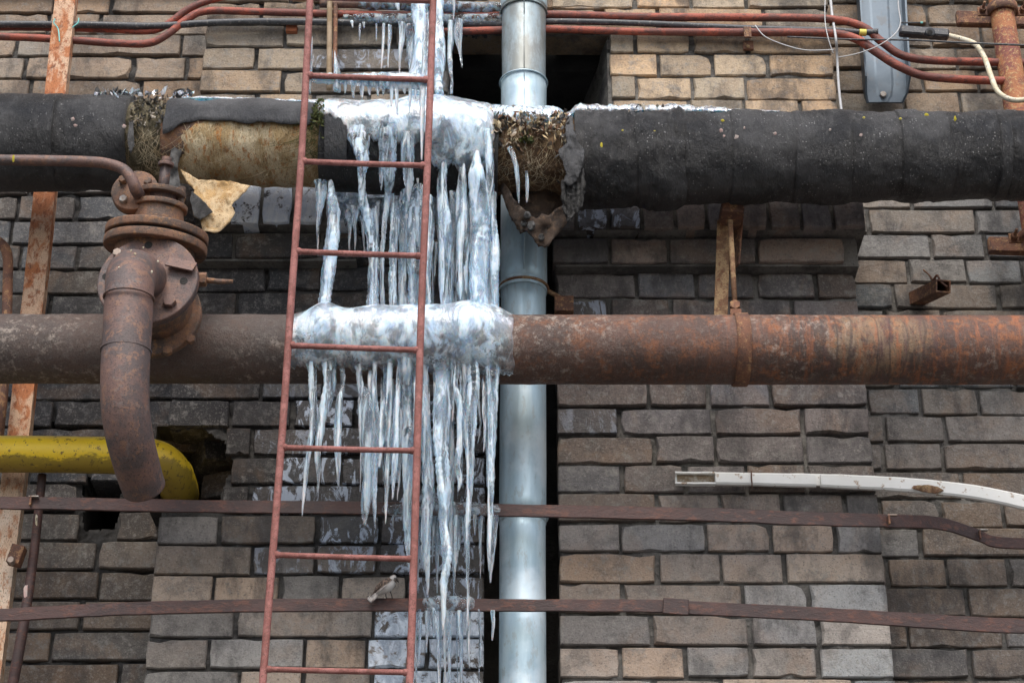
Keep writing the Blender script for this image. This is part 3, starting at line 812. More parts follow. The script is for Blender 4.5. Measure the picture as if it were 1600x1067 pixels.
# ------------------------------------------------------------------ the insulated upper pipe
DKp = 0.36
def dk_axis(px):
    y = 224 + (246 - 224) * sstep(250, 950, px) - 2.5 * sstep(1100, 1600, px)
    return P(px, y, DKp)
def dk_r(px): return (77 - 4 * sstep(300, 950, px) - 4 * sstep(1000, 1600, px)) * SC(px, 235, DKp)
ip = thing('insulated_pipe', 'thick black felt wrapped heating pipe with torn insulation', 'pipe', dk_axis(800))
def wrap(name, x0, x1, mat, rk=1.0, amp=1.0, seed=0, sides=88, flare=0.0, pinch=0.0, step=5.0, sag=0.0, wrinkle=0.0, lap=0.0):
    n = max(4, int((x1 - x0) / step)); pts = [dk_axis(x0 + (x1 - x0) * k / n) for k in range(n + 1)]
    rad = []
    for k in range(n + 1):
        t = k / n
        r = dk_r(x0 + (x1 - x0) * t) * rk
        r *= 1 + lap * (0.5 - t) + flare * (1 - t) ** 6 - pinch * (t ** 26 + (1 - t) ** 26) - 0.4 * pinch * (t ** 5 + (1 - t) ** 5)
        rad.append(r)
    def dsp(L, a, p_, dv):
        q = p_ * 7 + Vector((seed, 0, 0))
        e = amp * (0.0045 * noise.noise(q) + 0.0026 * noise.noise(p_ * 24) + 0.0012 * noise.noise(p_ * 70))
        if wrinkle: e += wrinkle * 0.0016 * math.sin(p_.x * 330 + 4 * noise.noise(p_ * 18)) * (0.5 + noise.noise(p_ * 10))
        if sag and dv.z < 0: e += sag * dv.z * dv.z
        return e
    v, f = tube_data(pts, rad, sides, True, dsp)
    return mobj(name, v, f, mat, ip)
wrap('felt_wrap', -90, 98, M_FELT, 1.0, 0.9, 1, flare=0.0)
wrap('felt_wrap', 94, 208, M_FELT, 0.985, 1.6, 2, pinch=0.01)
xs = [900, 993, 1066, 1142, 1238, 1324, 1402, 1478, 1562, 1720]
rks = [1.04, 1.015, 1.0, 1.005, 1.0, 0.995, 1.0, 0.99, 0.985]
for i in range(len(xs) - 1):
    wrap('felt_wrap', xs[i] - 4, xs[i + 1] + 3, M_FELT, rks[i], 2.6 if i < 2 else 1.9, 10 + i, pinch=0.05 if i < 4 else 0.025, sag=0.006 if i < 2 else 0.002, wrinkle=1.8 if i < 2 else 0.8, lap=0.028)
# raised band near the right end
c = dk_axis(1556); wrap('felt_band', 1548, 1566, M_FELT, 1.03, 0.6, 31, pinch=0.03, step=2)
# stripped lengths: glass wool on the inner pipe
wrap('wool_sleeve', 284, 520, M_FIBRE, 0.84, 1.6, 40, pinch=0.02)
wrap('inner_pipe', 262, 345, M_VALVE2, 0.815, 0.4, 41)
wrap('wool_tuft', 200, 276, M_FIBRE2, 0.80, 3.2, 42, pinch=0.06, step=3)
wrap('felt_wrap', 506, 780, M_FELT, 0.93, 0.8, 43)
wrap('wool_tuft', 762, 905, M_FIBRE3, 0.80, 4.0, 44, pinch=0.03, step=3)

def shell(name, x0, x1, rin, th, ph0, ph1, mat, parent, nx=60, na=40, axis=dk_axis, attr=False, base=None, smooth=True, xjit=None):
    """curved sheet round a pipe. rin(px): inner radius, th(s,px,phi): thickness, ph0/ph1(px): angle from the top, + toward the viewer"""
    V = []; A = []; F = []
    for lay in (0, 1):
        for i in range(nx + 1):
            s_ = i / nx; px = x0 + (x1 - x0) * s_
            a0, a1 = ph0(px), ph1(px)
            for j in range(na + 1):
                t = j / na; ph = a0 + (a1 - a0) * t
                pxx = px + (xjit(px, ph) if xjit else 0)
                c = axis(pxx)
                r = rin(pxx)
                dv = Vector((0, -math.sin(ph), math.cos(ph)))
                if lay: r = r + th(s_, px, ph, t)
                V.append(c + dv * r); A.append(max(0.0, min(1.0, ph / math.pi)))
    m = (nx + 1) * (na + 1)
    for i in range(nx):
        for j in range(na):
            a = i * (na + 1) + j; b = a + na + 1
            F.append((m + a, m + b, m + b + 1, m + a + 1)); F.append((a, a + 1, b + 1, b))
    for i in range(nx):
        for j in (0, na):
            a = i * (na + 1) + j; b = a + na + 1
            F.append((a, b, m + b, m + a) if j == 0 else (b, a, m + a, m + b))
    for j in range(na):
        for i in (0, nx):
            a = i * (na + 1) + j
            F.append((a + 1, a, m + a, m + a + 1) if i == 0 else (a, a + 1, m + a + 1, m + a))
    return mobj(name, V, F, mat, parent, smooth, {'ang': A} if attr else None)

# grey smooth cover left over the top of the bared wool
def cov_lo(px):
    return R(92) + R(8) * nz(px * 0.018, 3.3) + R(4) * nz(px * 0.06, 1.3) + R(16) * sstep(320, 270, px)
shell('felt_cover', 268, 497, lambda px: dk_r(px) * 0.885 + 0.006 * (nz(px * 0.03, 1.0) + nz(px * 0.011, 8)), lambda s_, px, ph, t: 0.004,
      lambda px: R(-75), cov_lo, M_FELT2, ip, 60, 24, xjit=lambda px, ph: 5 * nz(ph * 2, px * 0.01, 3))
# dark strip hanging just left of the ice
shell('felt_strip', 514, 548, lambda px: dk_r(px) * 0.945, lambda s_, px, ph, t: 0.004, lambda px: R(84) + R(8) * nz(px * .15, 5), lambda px: R(140) + R(5) * nz(px * .2, 2), M_FELT2, ip, 12, 30)
# loose torn sheets
def pap(px, py): return DKp + 0.05 + 0.03 * sstep(280, 350, py) + 0.018 * nz(px * 0.03, py * 0.03, 2)
sheet('torn_paper', [(279, 262), (292, 285), (304, 297), (298, 308), (303, 338), (313, 344), (317, 361), (335, 364), (346, 360), (360, 346), (367, 332), (362, 320), (376, 306), (391, 290), (360, 283), (310, 281)], pap, 0.0022, M_PAPER, ip, 5, 2.0, 4)
sheet('paper_flap', [(300, 298), (297, 310), (303, 337), (313, 343), (332, 331), (322, 318)], lambda x, y: pap(x, y) + 0.012, 0.002, M_FELT3, ip, 5, 1.5, 5)
def slg(px, py):
    return DKp + 0.07 * math.sin(math.pi * min(1, max(0, (px - 776) / 132))) - 0.02 * sstep(310, 384, py) + 0.01 * nz(px * 0.05, py * 0.05, 6)
SL_OUT = [(776, 282), (784, 303), (792, 324), (801, 343), (813, 363), (824, 360), (831, 368), (842, 384), (857, 384), (866, 371), (877, 359), (893, 338), (906, 316), (908, 286)]
sheet('torn_lining', SL_OUT + [(880, 262), (800, 262)], lambda x, y: slg(x, y) - 0.09 * sstep(384, 330, y) - 0.012, 0.004, M_LINING, ip, 4.5, 3.0, 8, 0.6)
sheet('torn_sling', SL_OUT + [(892, 306), (882, 320), (868, 326), (858, 338), (846, 334), (838, 342), (824, 332), (812, 320), (800, 306), (790, 288)], slg, 0.004, M_LINING, ip, 4.5, 3.0, 7, 0.6)
for k, (x, y, r_) in enumerate(((824, 336, 9), (830, 352, 10), (846, 370, 8), (818, 349, 7))):
    flk = [(x + r_ * math.cos(a_ * 1.05 + k) * (0.7 + 0.5 * abs(nz(a_, k, 2))), y + r_ * math.sin(a_ * 1.05 + k) * (0.7 + 0.5 * abs(nz(a_, k, 7)))) for a_ in range(6)]
    sheet('felt_scrap', flk, lambda x_, y_: slg(x_, y_) + 0.008, 0.004, M_FELT3, ip, 3.5, 1.5, 30 + k, 0.9)
sheet('torn_felt_flap', [(885, 184), (895, 181), (897, 200), (903, 222), (913, 234), (911, 256), (904, 276), (895, 288), (887, 290), (880, 284), (884, 268), (878, 250), (872, 236), (886, 222), (883, 204)],
      lambda x, y: DKp + 0.118 + 0.012 * math.sin((y - 180) / 40) - 0.04 * sstep(205, 180, y) + 0.012 * nz(x * 0.07, y * 0.05, 3), 0.0035, M_FELT2, ip, 3.6, 2.5, 9, 0.7)
sheet('torn_felt_flap', [(878, 280), (890, 288), (903, 274), (912, 262), (915, 290), (911, 320), (899, 337), (887, 346), (880, 330), (876, 306)],
      lambda x, y: DKp + 0.112 - 0.02 * sstep(290, 345, y) + 0.006 * math.sin(x * 0.9), 0.0035, M_FELT3, ip, 3.2, 2.0, 19, 0.5)
sheet('torn_felt_flap', [(270, 222), (279, 214), (284, 236), (277, 262), (284, 300), (266, 300), (262, 262)], lambda x, y: DKp + 0.075 + 0.02 * nz(x * .08, y * .05, 7), 0.003, M_FELT3, ip, 4.5, 1.5, 10)
sheet('torn_felt_flap', [(203, 160), (211, 158), (208, 200), (210, 226), (204, 240), (199, 222), (201, 196)], lambda x, y: DKp + 0.112 - 0.06 * sstep(200, 158, y), 0.003, M_FELT3, ip, 4.5, 1.2, 12)

# fibres, litter and splashes on the pipe
def strands(name, x0, x1, ph0, ph1, rk, n, mat, seed, length=(0.03, 0.09), rt=0.0005, lift=0.006):
    rr = random.Random(seed); V = []; F = []
    for _ in range(n):
        px = rr.uniform(x0, x1); ph = rr.uniform(ph0, ph1); L = rr.uniform(*length); c = dk_axis(px); r = dk_r(px) * rk
        pts = []
        dx = rr.gauss(0, 0.5); cur = rr.gauss(0, 5)
        for k in range(7):
            t = k / 6
            a = ph + t * L / r
            x = c.x + dx * L * t + cur * 0.01 * t * t
            h = r + lift * (0.1 + t * rr.uniform(0, 1.2))
            pts.append(Vector((x, c.y - math.sin(a) * h, c.z + math.cos(a) * h)))
        v, f = tube_data(pts, [rt * (1 - 0.7 * k / 6) for k in range(7)], 4, False)
        b = len(V); V += v; F += [tuple(i + b for i in q) for q in f]
    o = mobj(name, V, F, mat, ip); o['kind'] = 'stuff'; return o
strands('wool_fibres', 290, 520, R(85), R(165), 0.84, 260, M_STRAND, 1)
strands('wool_fibres', 205, 272, R(90), R(170), 0.80, 110, M_STRAND, 2, (0.02, 0.08), 0.0004)
strands('wool_fibres', 775, 890, R(80), R(160), 0.80, 130, M_STRAND, 3, (0.015, 0.06), 0.0004)
strands('moss_strands', 480, 520, R(40), R(140), 0.86, 160, M_MOSS, 4, (0.01, 0.04), 0.0009)

def flakes(name, x0, x1, ph0, ph1, rk, n, mats, seed, size=(0.004, 0.012), up=0.01, par=None):
    rr = random.Random(seed)
    for m in mats:
        V = []; F = []
        for _ in range(n // len(mats)):
            px = rr.uniform(x0, x1); ph = rr.gauss((ph0 + ph1) / 2, (ph1 - ph0) / 3.2); c = dk_axis(px); r = dk_r(px) * rk + rr.uniform(0, up)
            o = Vector((c.x, c.y - math.sin(ph) * r, c.z + math.cos(ph) * r))
            e = Matrix.Rotation(rr.uniform(0, 6.3), 3, 'X') @ Matrix.Rotation(rr.uniform(0, 6.3), 3, 'Y') @ Matrix.Rotation(rr.uniform(0, 6.3), 3, 'Z')
            l = rr.uniform(*size); w = l * rr.uniform(0.25, 0.7); hgt = l * 0.12
            b = len(V)
            for q in ((-l, 0, 0), (-l * .3, w, hgt), (l * .4, w * .8, 0), (l, 0, hgt), (l * .3, -w, 0), (-l * .4, -w * .7, -hgt), (0, 0, l * .3)):
                V.append(o + e @ Vector(q))
            F += [(b + 6, b + k, b + (k + 1) % 6) for k in range(6)] + [(b, b + 5, b + 4, b + 3, b + 2, b + 1)]
        q = mobj(name, V, F, m, par or ip, False); q['kind'] = 'stuff'
flakes('leaf_litter', 768, 886, R(30), R(104), 0.84, 620, [M_LITTER, M_LITTER2, M_FELT3, M_STRAND], 5, (0.004, 0.013), 0.016)
flakes('leaf_litter', 214, 266, R(35), R(104), 0.82, 260, [M_LITTER, M_FIBRE2, M_FELT3], 6, (0.003, 0.009), 0.012)
flakes('leaf_litter', 150, 300, R(5), R(40), 0.99, 130, [M_FELT3, M_ICEW], 7, (0.005, 0.016), 0.010)
flakes('leaf_litter', 905, 1040, R(10), R(42), 1.02, 60, [M_FELT3, M_LITTER], 8, (0.005, 0.014), 0.008)
flakes('moss_clump', 812, 832, R(92), R(108), 0.86, 40, [M_MOSS], 9, (0.005, 0.010), 0.01)
flakes('moss_clump', 492, 512, R(45), R(100), 0.92, 90, [M_MOSS], 10, (0.005, 0.010), 0.01)

def splat(px, py, p, w, h, mat, root, name='paint_splash', seed=0):
    """small thin blot lying on the surface that faces the viewer there"""
    rr = random.Random(seed * 31 + int(px)); c = P(px, py, p); s_ = SC(px, py, p)
    view = (CAM - c).normalized(); ux = Vector((1, 0, 0)); uy = view.cross(ux).normalized()
    V = [c + view * 0.0022]; n = 9
    for k in range(n):
        a = k / n * 2 * math.pi; rr_ = rr.uniform(0.65, 1.2)
        V.append(c + ux * math.cos(a) * w * s_ * rr_ + uy * math.sin(a) * h * s_ * rr_ + view * 0.0003)
    F = [(0, 1 + k, 1 + (k + 1) % n) for k in range(n)]
    return mobj(name, V, F, mat, root)
def dk_surf(px, py):                                            # distance from the wall of the felt surface seen at a pixel
    c = dk_axis(px); r = dk_r(px) * 1.012
    dr, _ = _t(px, py, 0.0); dr = dr.normalized(); o = CAM - c; o = Vector((0, o.y, o.z)); dd = Vector((0, dr.y, dr.z))
    A = dd.dot(dd); B = 2 * o.dot(dd); C = o.dot(o) - r * r; D = max(0, B * B - 4 * A * C)
    t = (-B - math.sqrt(D)) / (2 * A); return -(CAM.y + dr.y * t)
for (x, y, w, h, m) in ((940, 229, 2.2, 9, M_YSPOT), (1021, 205, 4, 2.4, M_YSPOT), (1004, 229, 2, 2, M_YSPOT), (1129, 189, 3, 2.5, M_YSPOT), (1350, 184, 2.5, 2, M_YSPOT), (1448, 180, 4, 3, M_YSPOT),
                        (1492, 186, 2.5, 5, M_YSPOT), (1407, 186, 3, 2, M_YSPOT), (114, 186, 4, 3, M_PINK), (118, 196, 3.4, 2.6, M_PINK), (194, 197, 3.5, 3.5, M_PINK), (1127, 204, 3, 4, M_PINK), (1131, 213, 2.2, 2.6, M_PINK),
                        (1151, 215, 4, 4.5, M_PINK), (1163, 200, 2, 2.6, M_PINK), (1345, 212, 3.2, 3.4, M_PINK), (1297, 203, 2, 2, M_PINK), (1211, 209, 3.2, 3, M_PINK), (973, 204, 2, 1.6, M_YSPOT)):
    splat(x, y, dk_surf(x, y), w, h, m, ip)

# ------------------------------------------------------------------ the lower rusty pipe
RPp = 0.40
def rp_axis(px): return P(px, 545 + 2 * px / 1600, RPp)
rp_r = 54.5 * SC(800, 546, RPp)
rp = thing('steel_pipe', 'bare rusty brown steel pipe running level across the wall below the insulated pipe', 'pipe', rp_axis(800))
pts = [rp_axis(-120 + 1840 * k / 220) for k in range(221)]
v, f = tube_data(pts, [rp_r] * 221, 72, True, lambda L, a, p_, d_: 0.0009 * noise.noise(p_ * 12) + 0.0007 * noise.noise(p_ * 60) + 0.0004 * noise.noise(p_ * 150))
mobj('pipe_body', v, f, M_PIPE, rp)

# hanger: bracket arm, rod and strap that carry the lower pipe
hg = thing('pipe_hanger', 'rusty hanger of angle bar, rod and strap carrying the lower steel pipe', 'hanger', P(1147, 480, 0.30))
def bar_between(name, a, b, w, d_, mat, parent, bev=0.0012):
    a = Vector(a); b = Vector(b); ax = (b - a); L = ax.length; q = ax.to_track_quat('Z', 'Y')
    bm = bmesh.new(); bmesh.ops.create_cube(bm, size=1.0); bmesh.ops.scale(bm, vec=(w, d_, L), verts=bm.verts)
    if bev: bmesh.ops.bevel(bm, geom=bm.edges[:], offset=bev, segments=1, affect='EDGES')
    bmesh.ops.transform(bm, matrix=Matrix.Translation((a + b) / 2) @ q.to_matrix().to_4x4(), verts=bm.verts)
    return bm_obj(name, bm, mat, parent)
bar_between('angle_leg', P(1131, 345, 0.25), P(1126, 500, 0.25), 0.004, 0.033, M_BRKT2, hg)
bar_between('angle_web', P(1154, 330, 0.225), P(1147, 420, 0.235), 0.05, 0.005, M_BRKT, hg)
box('bracket_cap', P(1142, 336, 0.27), (0.052, 0.10, 0.042), M_BRKT, hg, Matrix.Rotation(R(4), 3, 'Y'), 0.003)
wtube('hanger_rod', [P(1141, 345, 0.31), P(1145, 420, 0.325), P(1148, 472, 0.34)], 0.0065, M_BRKT2, hg, 10)
disc('hanger_nut', P(1148, 478, 0.385), (0, -1, 0.1), 0.013, 0.016, M_BRKT, hg, 6, 0.001)
V = []; F = []; n = 64; xc = rp_axis(1156).x; c = rp_axis(1156)
for k in range(n + 1):
    a = 2 * math.pi * k / n
    for (dx, rr_) in ((-0.016, 0.0005), (-0.0155, 0.005), (0.0155, 0.005), (0.016, 0.0005)):
        r = rp_r + rr_ + 0.0006 * nz(a * 4, dx * 50)
        V.append((xc + dx + 0.002 * math.sin(a), c.y - r * math.sin(a), c.z + r * math.cos(a)))
for k in range(n):
    for q in range(3):
        a = k * 4 + q; F.append((a, a + 1, a + 5, a + 4))
mobj('pipe_strap', V, F, M_BRKT, hg)
box('strap_lug', P(1150, 492, 0.40), (0.026, 0.006, 0.03), M_BRKT, hg)

# ------------------------------------------------------------------ valve group on the lower pipe
vg = thing('gate_valve', 'heavy rusty gate valve with round flanges and a curved outlet pipe', 'valve', P(245, 500, 0.5))
fr_c = P(232, 441, 0.64); fr_r = 79 * SC(232, 441, 0.64)
FA = Vector((-0.04, -1, 0.03))
disc('front_flange', fr_c, FA, fr_r, 0.022, M_VALVE, vg, 64, 0.003)
disc('valve_body', fr_c + Vector((0.004, 0.055, -0.012)), FA, fr_r * 0.70, 0.12, M_VALVE2, vg, 48, 0.01)
bf_c = P(241, 492, 0.535)
disc('pipe_flange', bf_c, (0, -1, 0.0), 74 * SC(241, 490, 0.535), 0.020, M_VALVE2, vg, 64, 0.003)
disc('branch_neck', bf_c + Vector((0, 0.05, 0)), (0, -1, 0), 0.062, 0.10, M_VALVE2, vg, 40, 0.002)
axf = Vector(FA).normalized(); e1 = axf.cross(Vector((0, 0, 1))).normalized(); e2 = e1.cross(axf)
def on_flange(px, py):                                         # bolt circle spot on the front flange face
    dr, _ = _t(px, py, 0); q = fr_c + axf * 0.0112; t = (q - CAM).dot(axf) / dr.dot(axf); return CAM + dr * t
for (x, y) in ((166, 432), (287, 439), (232, 383)):
    disc('bolt_hole', on_flange(x, y), FA, 0.0088, 0.0012, MDARK, vg, 20, 0)
disc('flange_bolt', on_flange(266, 473) - axf * -0.006, FA, 0.0145, 0.014, M_VALVE, vg, 6, 0.002, roll=0.4)
disc('flange_bolt', on_flange(184, 397) + axf * 0.004, FA, 0.010, 0.012, M_BOLT, vg, 6, 0.002)
for (x, y) in ((298, 530), (262, 548)):
    disc('flange_bolt', P(x, y, 0.552), (0, -1, 0), 0.011, 0.014, M_VALVE2, vg, 6, 0.002)
# bent plate on the flange rim
pl = on_flange(284, 416) + axf * 0.008
bm = bmesh.new(); bmesh.ops.create_cube(bm, size=1.0); bmesh.ops.scale(bm, vec=(0.062, 0.004, 0.03), verts=bm.verts)
bmesh.ops.transform(bm, matrix=Matrix.Translation(pl) @ Matrix.Rotation(R(14), 4, 'Y') @ Matrix.Rotation(R(-24), 4, 'X'), verts=bm.verts)
bm_obj('bent_plate', bm, M_VALVE, vg)
# side plug
c = P(314, 437, 0.61); disc('side_plug', c, (1, 0, 0), 0.0165, 0.026, M_VALVE2, vg, 6, 0.003, roll=0.3)
wtube('plug_stud', [c, P(342, 440, 0.61), P(364, 440, 0.61)], [0.0065, 0.0062, 0.0045], M_VALVE2, vg, 10)
# bonnet with horizontal flanges, gland and stem
VA = Vector((0.07, -0.21, 1)).normalized()
bc = P(243, 386, 0.565)
def up_(h): return bc + VA * h
k_ = SC(243, 375, 0.56)
disc('bonnet_flange', up_(0.000), VA, 80 * k_, 0.019, M_VALVE2, vg, 64, 0.003)
disc('bonnet_flange', up_(0.026), VA, 80 * k_, 0.019, M_VALVE2, vg, 64, 0.003)
disc('gasket', up_(0.013), VA, 73 * k_, 0.008, MDARK, vg, 48, 0)
disc('lower_bonnet', up_(-0.05), VA, 62 * k_, 0.085, M_VALVE2, vg, 48, 0.004)
disc('bonnet_neck', up_(0.062), VA, 42 * k_, 0.055, M_VALVE2, vg, 40, 0.003, 36 * k_)
disc('gland_flange', up_(0.094), VA, 42 * k_, 0.012, M_VALVE2, vg, 40, 0.002)
disc('gland', up_(0.11), VA, 24 * k_, 0.03, M_VALVE, vg, 32, 0.002)
disc('gland_follower', up_(0.126), VA, 37 * k_, 0.013, M_VALVE2, vg, 40, 0.002)
for s_ in (-1, 1):
    disc('gland_bolt', up_(0.118) + Vector((s_ * 30 * k_, 0, 0)), VA, 0.009, 0.05, M_VALVE2, vg, 8, 0.001)
wtube('valve_stem', [up_(0.12), up_(0.196)], 0.0125, M_VALVE, vg, 4)
disc('stem_cap', up_(0.198), VA, 0.018, 0.008, M_VALVE, vg, 20, 0.001); disc('stem_cap', up_(0.208), VA, 0.011, 0.014, M_VALVE, vg, 16, 0.001)
# outlet elbow
el = pxtube('outlet_pipe', [(226, 441, 0.63, 38), (216, 432, 0.69, 38.5), (208, 428, 0.745, 38.8), (204, 436, 0.795, 38.5), (202, 458, 0.825, 38), (200, 500, 0.835, 38), (197, 548, 0.84, 38), (195, 600, 0.84, 38),
                            (197, 648, 0.825, 37.5), (205, 694, 0.79, 36.5), (217, 738, 0.735, 35), (225, 762, 0.70, 34)], M_VALVE, vg, 40, 7, lambda L, a, p_, d_: 0.0006 * noise.noise(p_ * 20))
for (y, x, r_) in ((466, 201.5, 38.6), (549, 197, 38.6)):
    c = P(x, y, 0.838); r = r_ * SC(x, y, 0.838)
    ptsr = [c + Vector((r * math.cos(t * math.pi / 20), r * math.sin(t * math.pi / 20), 0.004 * math.sin(t * math.pi / 20))) for t in range(41)]
    wtube('weld_bead', ptsr, 0.0026, M_VALVE, vg, 6)
for (x, y, w) in ((205, 392, 1.6), (211, 397, 1.8), (186, 418, 1.4), (247, 409, 1.8), (237, 425, 2.0), (190, 433, 1.3), (215, 441, 2.2), (213, 446, 1.8), (203, 440, 1.4), (224, 387, 1.6)):
    splat(x, y, 0.862 - 0.04 * sstep(420, 385, y), w, w * 1.2, M_CREAM, vg)
# slim bypass pipe and blind flange
bl_c = P(212, 302, 0.60); BA = Vector((-0.05, -1, 0.05))
bp = thing('bypass_pipe', 'slim brown pipe bending down into a bolted round flange above the valve', 'pipe', bl_c)
disc('round_flange', bl_c, BA, 37 * SC(212, 302, 0.60), 0.026, M_VALVE2, bp, 48, 0.003)
disc('flange_neck', bl_c + Vector((0.012, 0.05, -0.02)), BA, 0.035, 0.09, M_VALVE2, bp, 32, 0.002)
for (x, y, m) in ((193, 312, M_BOLT), (231, 284, M_VALVE2), (192, 281, M_VALVE2)):
    disc('flange_bolt', P(x, y, 0.617), BA, 0.0095, 0.014, m, bp, 6, 0.002)
pxtube('slim_pipe', [(-60, 250, 0.66, 8.6), (60, 251, 0.66, 8.6), (140, 253, 0.66, 8.6), (172, 257, 0.66, 8.6), (194, 266, 0.66, 8.8), (206, 281, 0.66, 9.2), (212, 296, 0.65, 9.6), (217, 304, 0.62, 9.8)], M_VALVE, bp, 18, 8)
splat(21, 248, 0.677, 2.2, 6, M_YSPOT, bp)

# ------------------------------------------------------------------ yellow gas pipe
yp = thing('gas_pipe', 'yellow painted gas pipe bending down into the hole in the brickwork', 'pipe', P(100, 710, 0.24))
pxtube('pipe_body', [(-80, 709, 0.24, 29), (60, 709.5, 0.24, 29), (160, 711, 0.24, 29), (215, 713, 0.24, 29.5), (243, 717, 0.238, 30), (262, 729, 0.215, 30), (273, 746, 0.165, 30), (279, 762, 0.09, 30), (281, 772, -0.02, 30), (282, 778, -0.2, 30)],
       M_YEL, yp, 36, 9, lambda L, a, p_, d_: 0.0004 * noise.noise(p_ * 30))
c = P(271, 744, 0.172)
wtube('weld_bead', [c + (Vector((1, 0, 0.12)) * math.cos(t * math.pi / 16) + Vector((0, -0.55, 0.83)) * math.sin(t * math.pi / 16)) * 30.6 * SC(277, 762, .172) for t in range(33)], 0.0018, M_YEL, yp, 6)

# ------------------------------------------------------------------ leaning strips and rods at the left
st = thing('steel_strip', 'long peeling orange steel strip leaning behind the pipes at the left', 'strip', P(10, 950, 0.17))
flat = []
def leaning(name, a, b, w0, w1, p, mat, parent):
    V = []; F = []; n = 40
    for k in range(n + 1):
        t = k / n; x = a[0] + (b[0] - a[0]) * t; y = a[1] + (b[1] - a[1]) * t; w = (w0 + (w1 - w0) * t) * SC(x, y, p)
        c = P(x, y, p); jl = 0.0014 * nz(t * 30, 2, 1); jr = 0.0014 * nz(t * 30, 5, 2)
        for (dx, dy) in ((-w + jl, 0), (w + jr, 0), (w + jr, 0.005), (w + jr, 0.03), (w + jr - 0.005, 0.03), (w + jr - 0.005, 0.005), (-w + jl, 0.005)):
            V.append(c + Vector((dx, dy, 0)))
    for k in range(n):
        for q in range(7):
            q2 = (q + 1) % 7; F.append((k * 7 + q2, k * 7 + q, (k + 1) * 7 + q, (k + 1) * 7 + q2))
    F.append(tuple(range(7))); F.append(tuple(n * 7 + q for q in reversed(range(7))))
    return mobj(name, V, F, mat, parent, False)
leaning('strip_length', (108, -60), (26, 700), 16, 17, 0.17, M_STRIP, st)
leaning('strip_length', (27, 690), (-22, 1100), 18.5, 17, 0.174, M_STRIP2, st)
tw = pxtube('tie_wire', [(86, 30, 0.185, 1.1), (84, 36, 0.185, 1.1), (90, 44, 0.182, 1.1), (92, 52, 0.182, 1.1), (93, 66, 0.182, 1.0)], M_TEAL, None, 6, 6); tag(tw, 'short teal tie wire hanging at the near side of the orange strip', 'wire', 'teal tie wires')
tw = pxtube('tie_wire', [(123, 29, 0.185, 1.1), (122, 36, 0.185, 1.1), (116, 41, 0.184, 1.1), (113, 44, 0.182, 1.1)], M_TEAL, None, 6, 6); tag(tw, 'tiny curl of teal wire at the other edge of the orange strip', 'wire', 'teal tie wires')
rd = thing('rusty_rod', 'thin dark rusty rod standing beside the pale strip at lower left', 'rod', P(20, 1067, 0.2))
pxtube('rod', [(66, 742, 0.20, 7), (60, 800, 0.20, 7), (52, 872, 0.20, 7.5), (36, 980, 0.20, 8.5), (12, 1110, 0.20, 9)], M_BAR, rd, 12, 8)
splat(57, 815, 0.212, 2, 16, M_CREAM, rd, 'paint_drip'); splat(40, 925, 0.214, 3, 16, M_PINK, rd, 'paint_drip')
box('clamp_block', P(26, 868, 0.205), (0.03, 0.03, 0.045), M_BRKT, rd, Matrix.Rotation(R(12), 3, 'Y')); disc('clamp_bolt', P(18, 876, 0.225), (0, -1, 0), 0.008, 0.02, M_BOLT, rd, 6, 0.001)
ce = thing('bent_pipe', 'dark bent pipe at the left edge passing behind the rusty steel pipe', 'pipe', P(10, 480, 0.22))
pxtube('pipe_body', [(-50, 372, 0.22, 8), (-15, 374, 0.22, 8), (4, 383, 0.22, 8), (12, 402, 0.22, 8), (12, 440, 0.22, 8), (10, 520, 0.22, 8), (6, 600, 0.22, 8), (-4, 700, 0.22, 8)], M_BRKT, ce, 14, 8)

# ------------------------------------------------------------------ flat bars on edge
b1 = thing('flat_bar', 'upper rusty flat bar crossing the wall, kinked down at its far right end', 'bar', P(800, 797, 0.30), 'flat bars across the wall')
flatbar('bar', [(-60, 784, 0.30, 10), (100, 786, 0.30, 10), (300, 790, 0.30, 10), (500, 792, 0.30, 10.2), (700, 795, 0.30, 10), (870, 798, 0.30, 9.8), (1100, 803, 0.30, 10.4), (1250, 809, 0.29, 10.8), (1390, 813, 0.24, 10.4), (1470, 817, 0.16, 10),
               (1530, 836, 0.13, 10), (1560, 846, 0.12, 9), (1660, 850, 0.12, 8)], 0.006, M_BAR, b1)
b2 = thing('flat_bar', 'lower rusty flat bar crossing the wall under the perched bird', 'bar', P(800, 945, 0.30), 'flat bars across the wall')
flatbar('bar', [(-60, 963, 0.30, 10), (60, 957, 0.30, 10), (200, 950, 0.30, 10), (420, 945, 0.30, 10), (640, 944, 0.30, 9.8), (860, 945, 0.30, 9.5), (1030, 946, 0.30, 10), (1085, 949, 0.295, 10.5), (1250, 957, 0.27, 10.5), (1400, 966, 0.23, 11), (1540, 975, 0.20, 11.5), (1680, 979, 0.19, 12)], 0.006, M_BAR, b2, seed=5)
bar_between('splice_plate', P(1036, 946, 0.304), P(1076, 949, 0.304), 0.007, 0.036, M_BAR, b2)
def clip(x, y, p, label):
    t = thing('bar_clip', label, 'clip', P(x, y, p), 'metal clips on the flat bars')
    box('clip_tongue', P(x, y - 4, p + 0.006), (0.022, 0.010, 0.003), M_BOLT, t, None, 0.0008)
    box('clip_leg', P(x - 5, y + 2, p + 0.006), (0.004, 0.010, 0.024), M_BRKT, t, None, 0.0008)
clip(53, 780, 0.30, 'small metal clip on the upper bar near its left end'); clip(1394, 809, 0.245, 'small metal clip on the upper bar just before its kink'); clip(1536, 832, 0.135, 'small metal clip at the lowest kink of the upper bar')

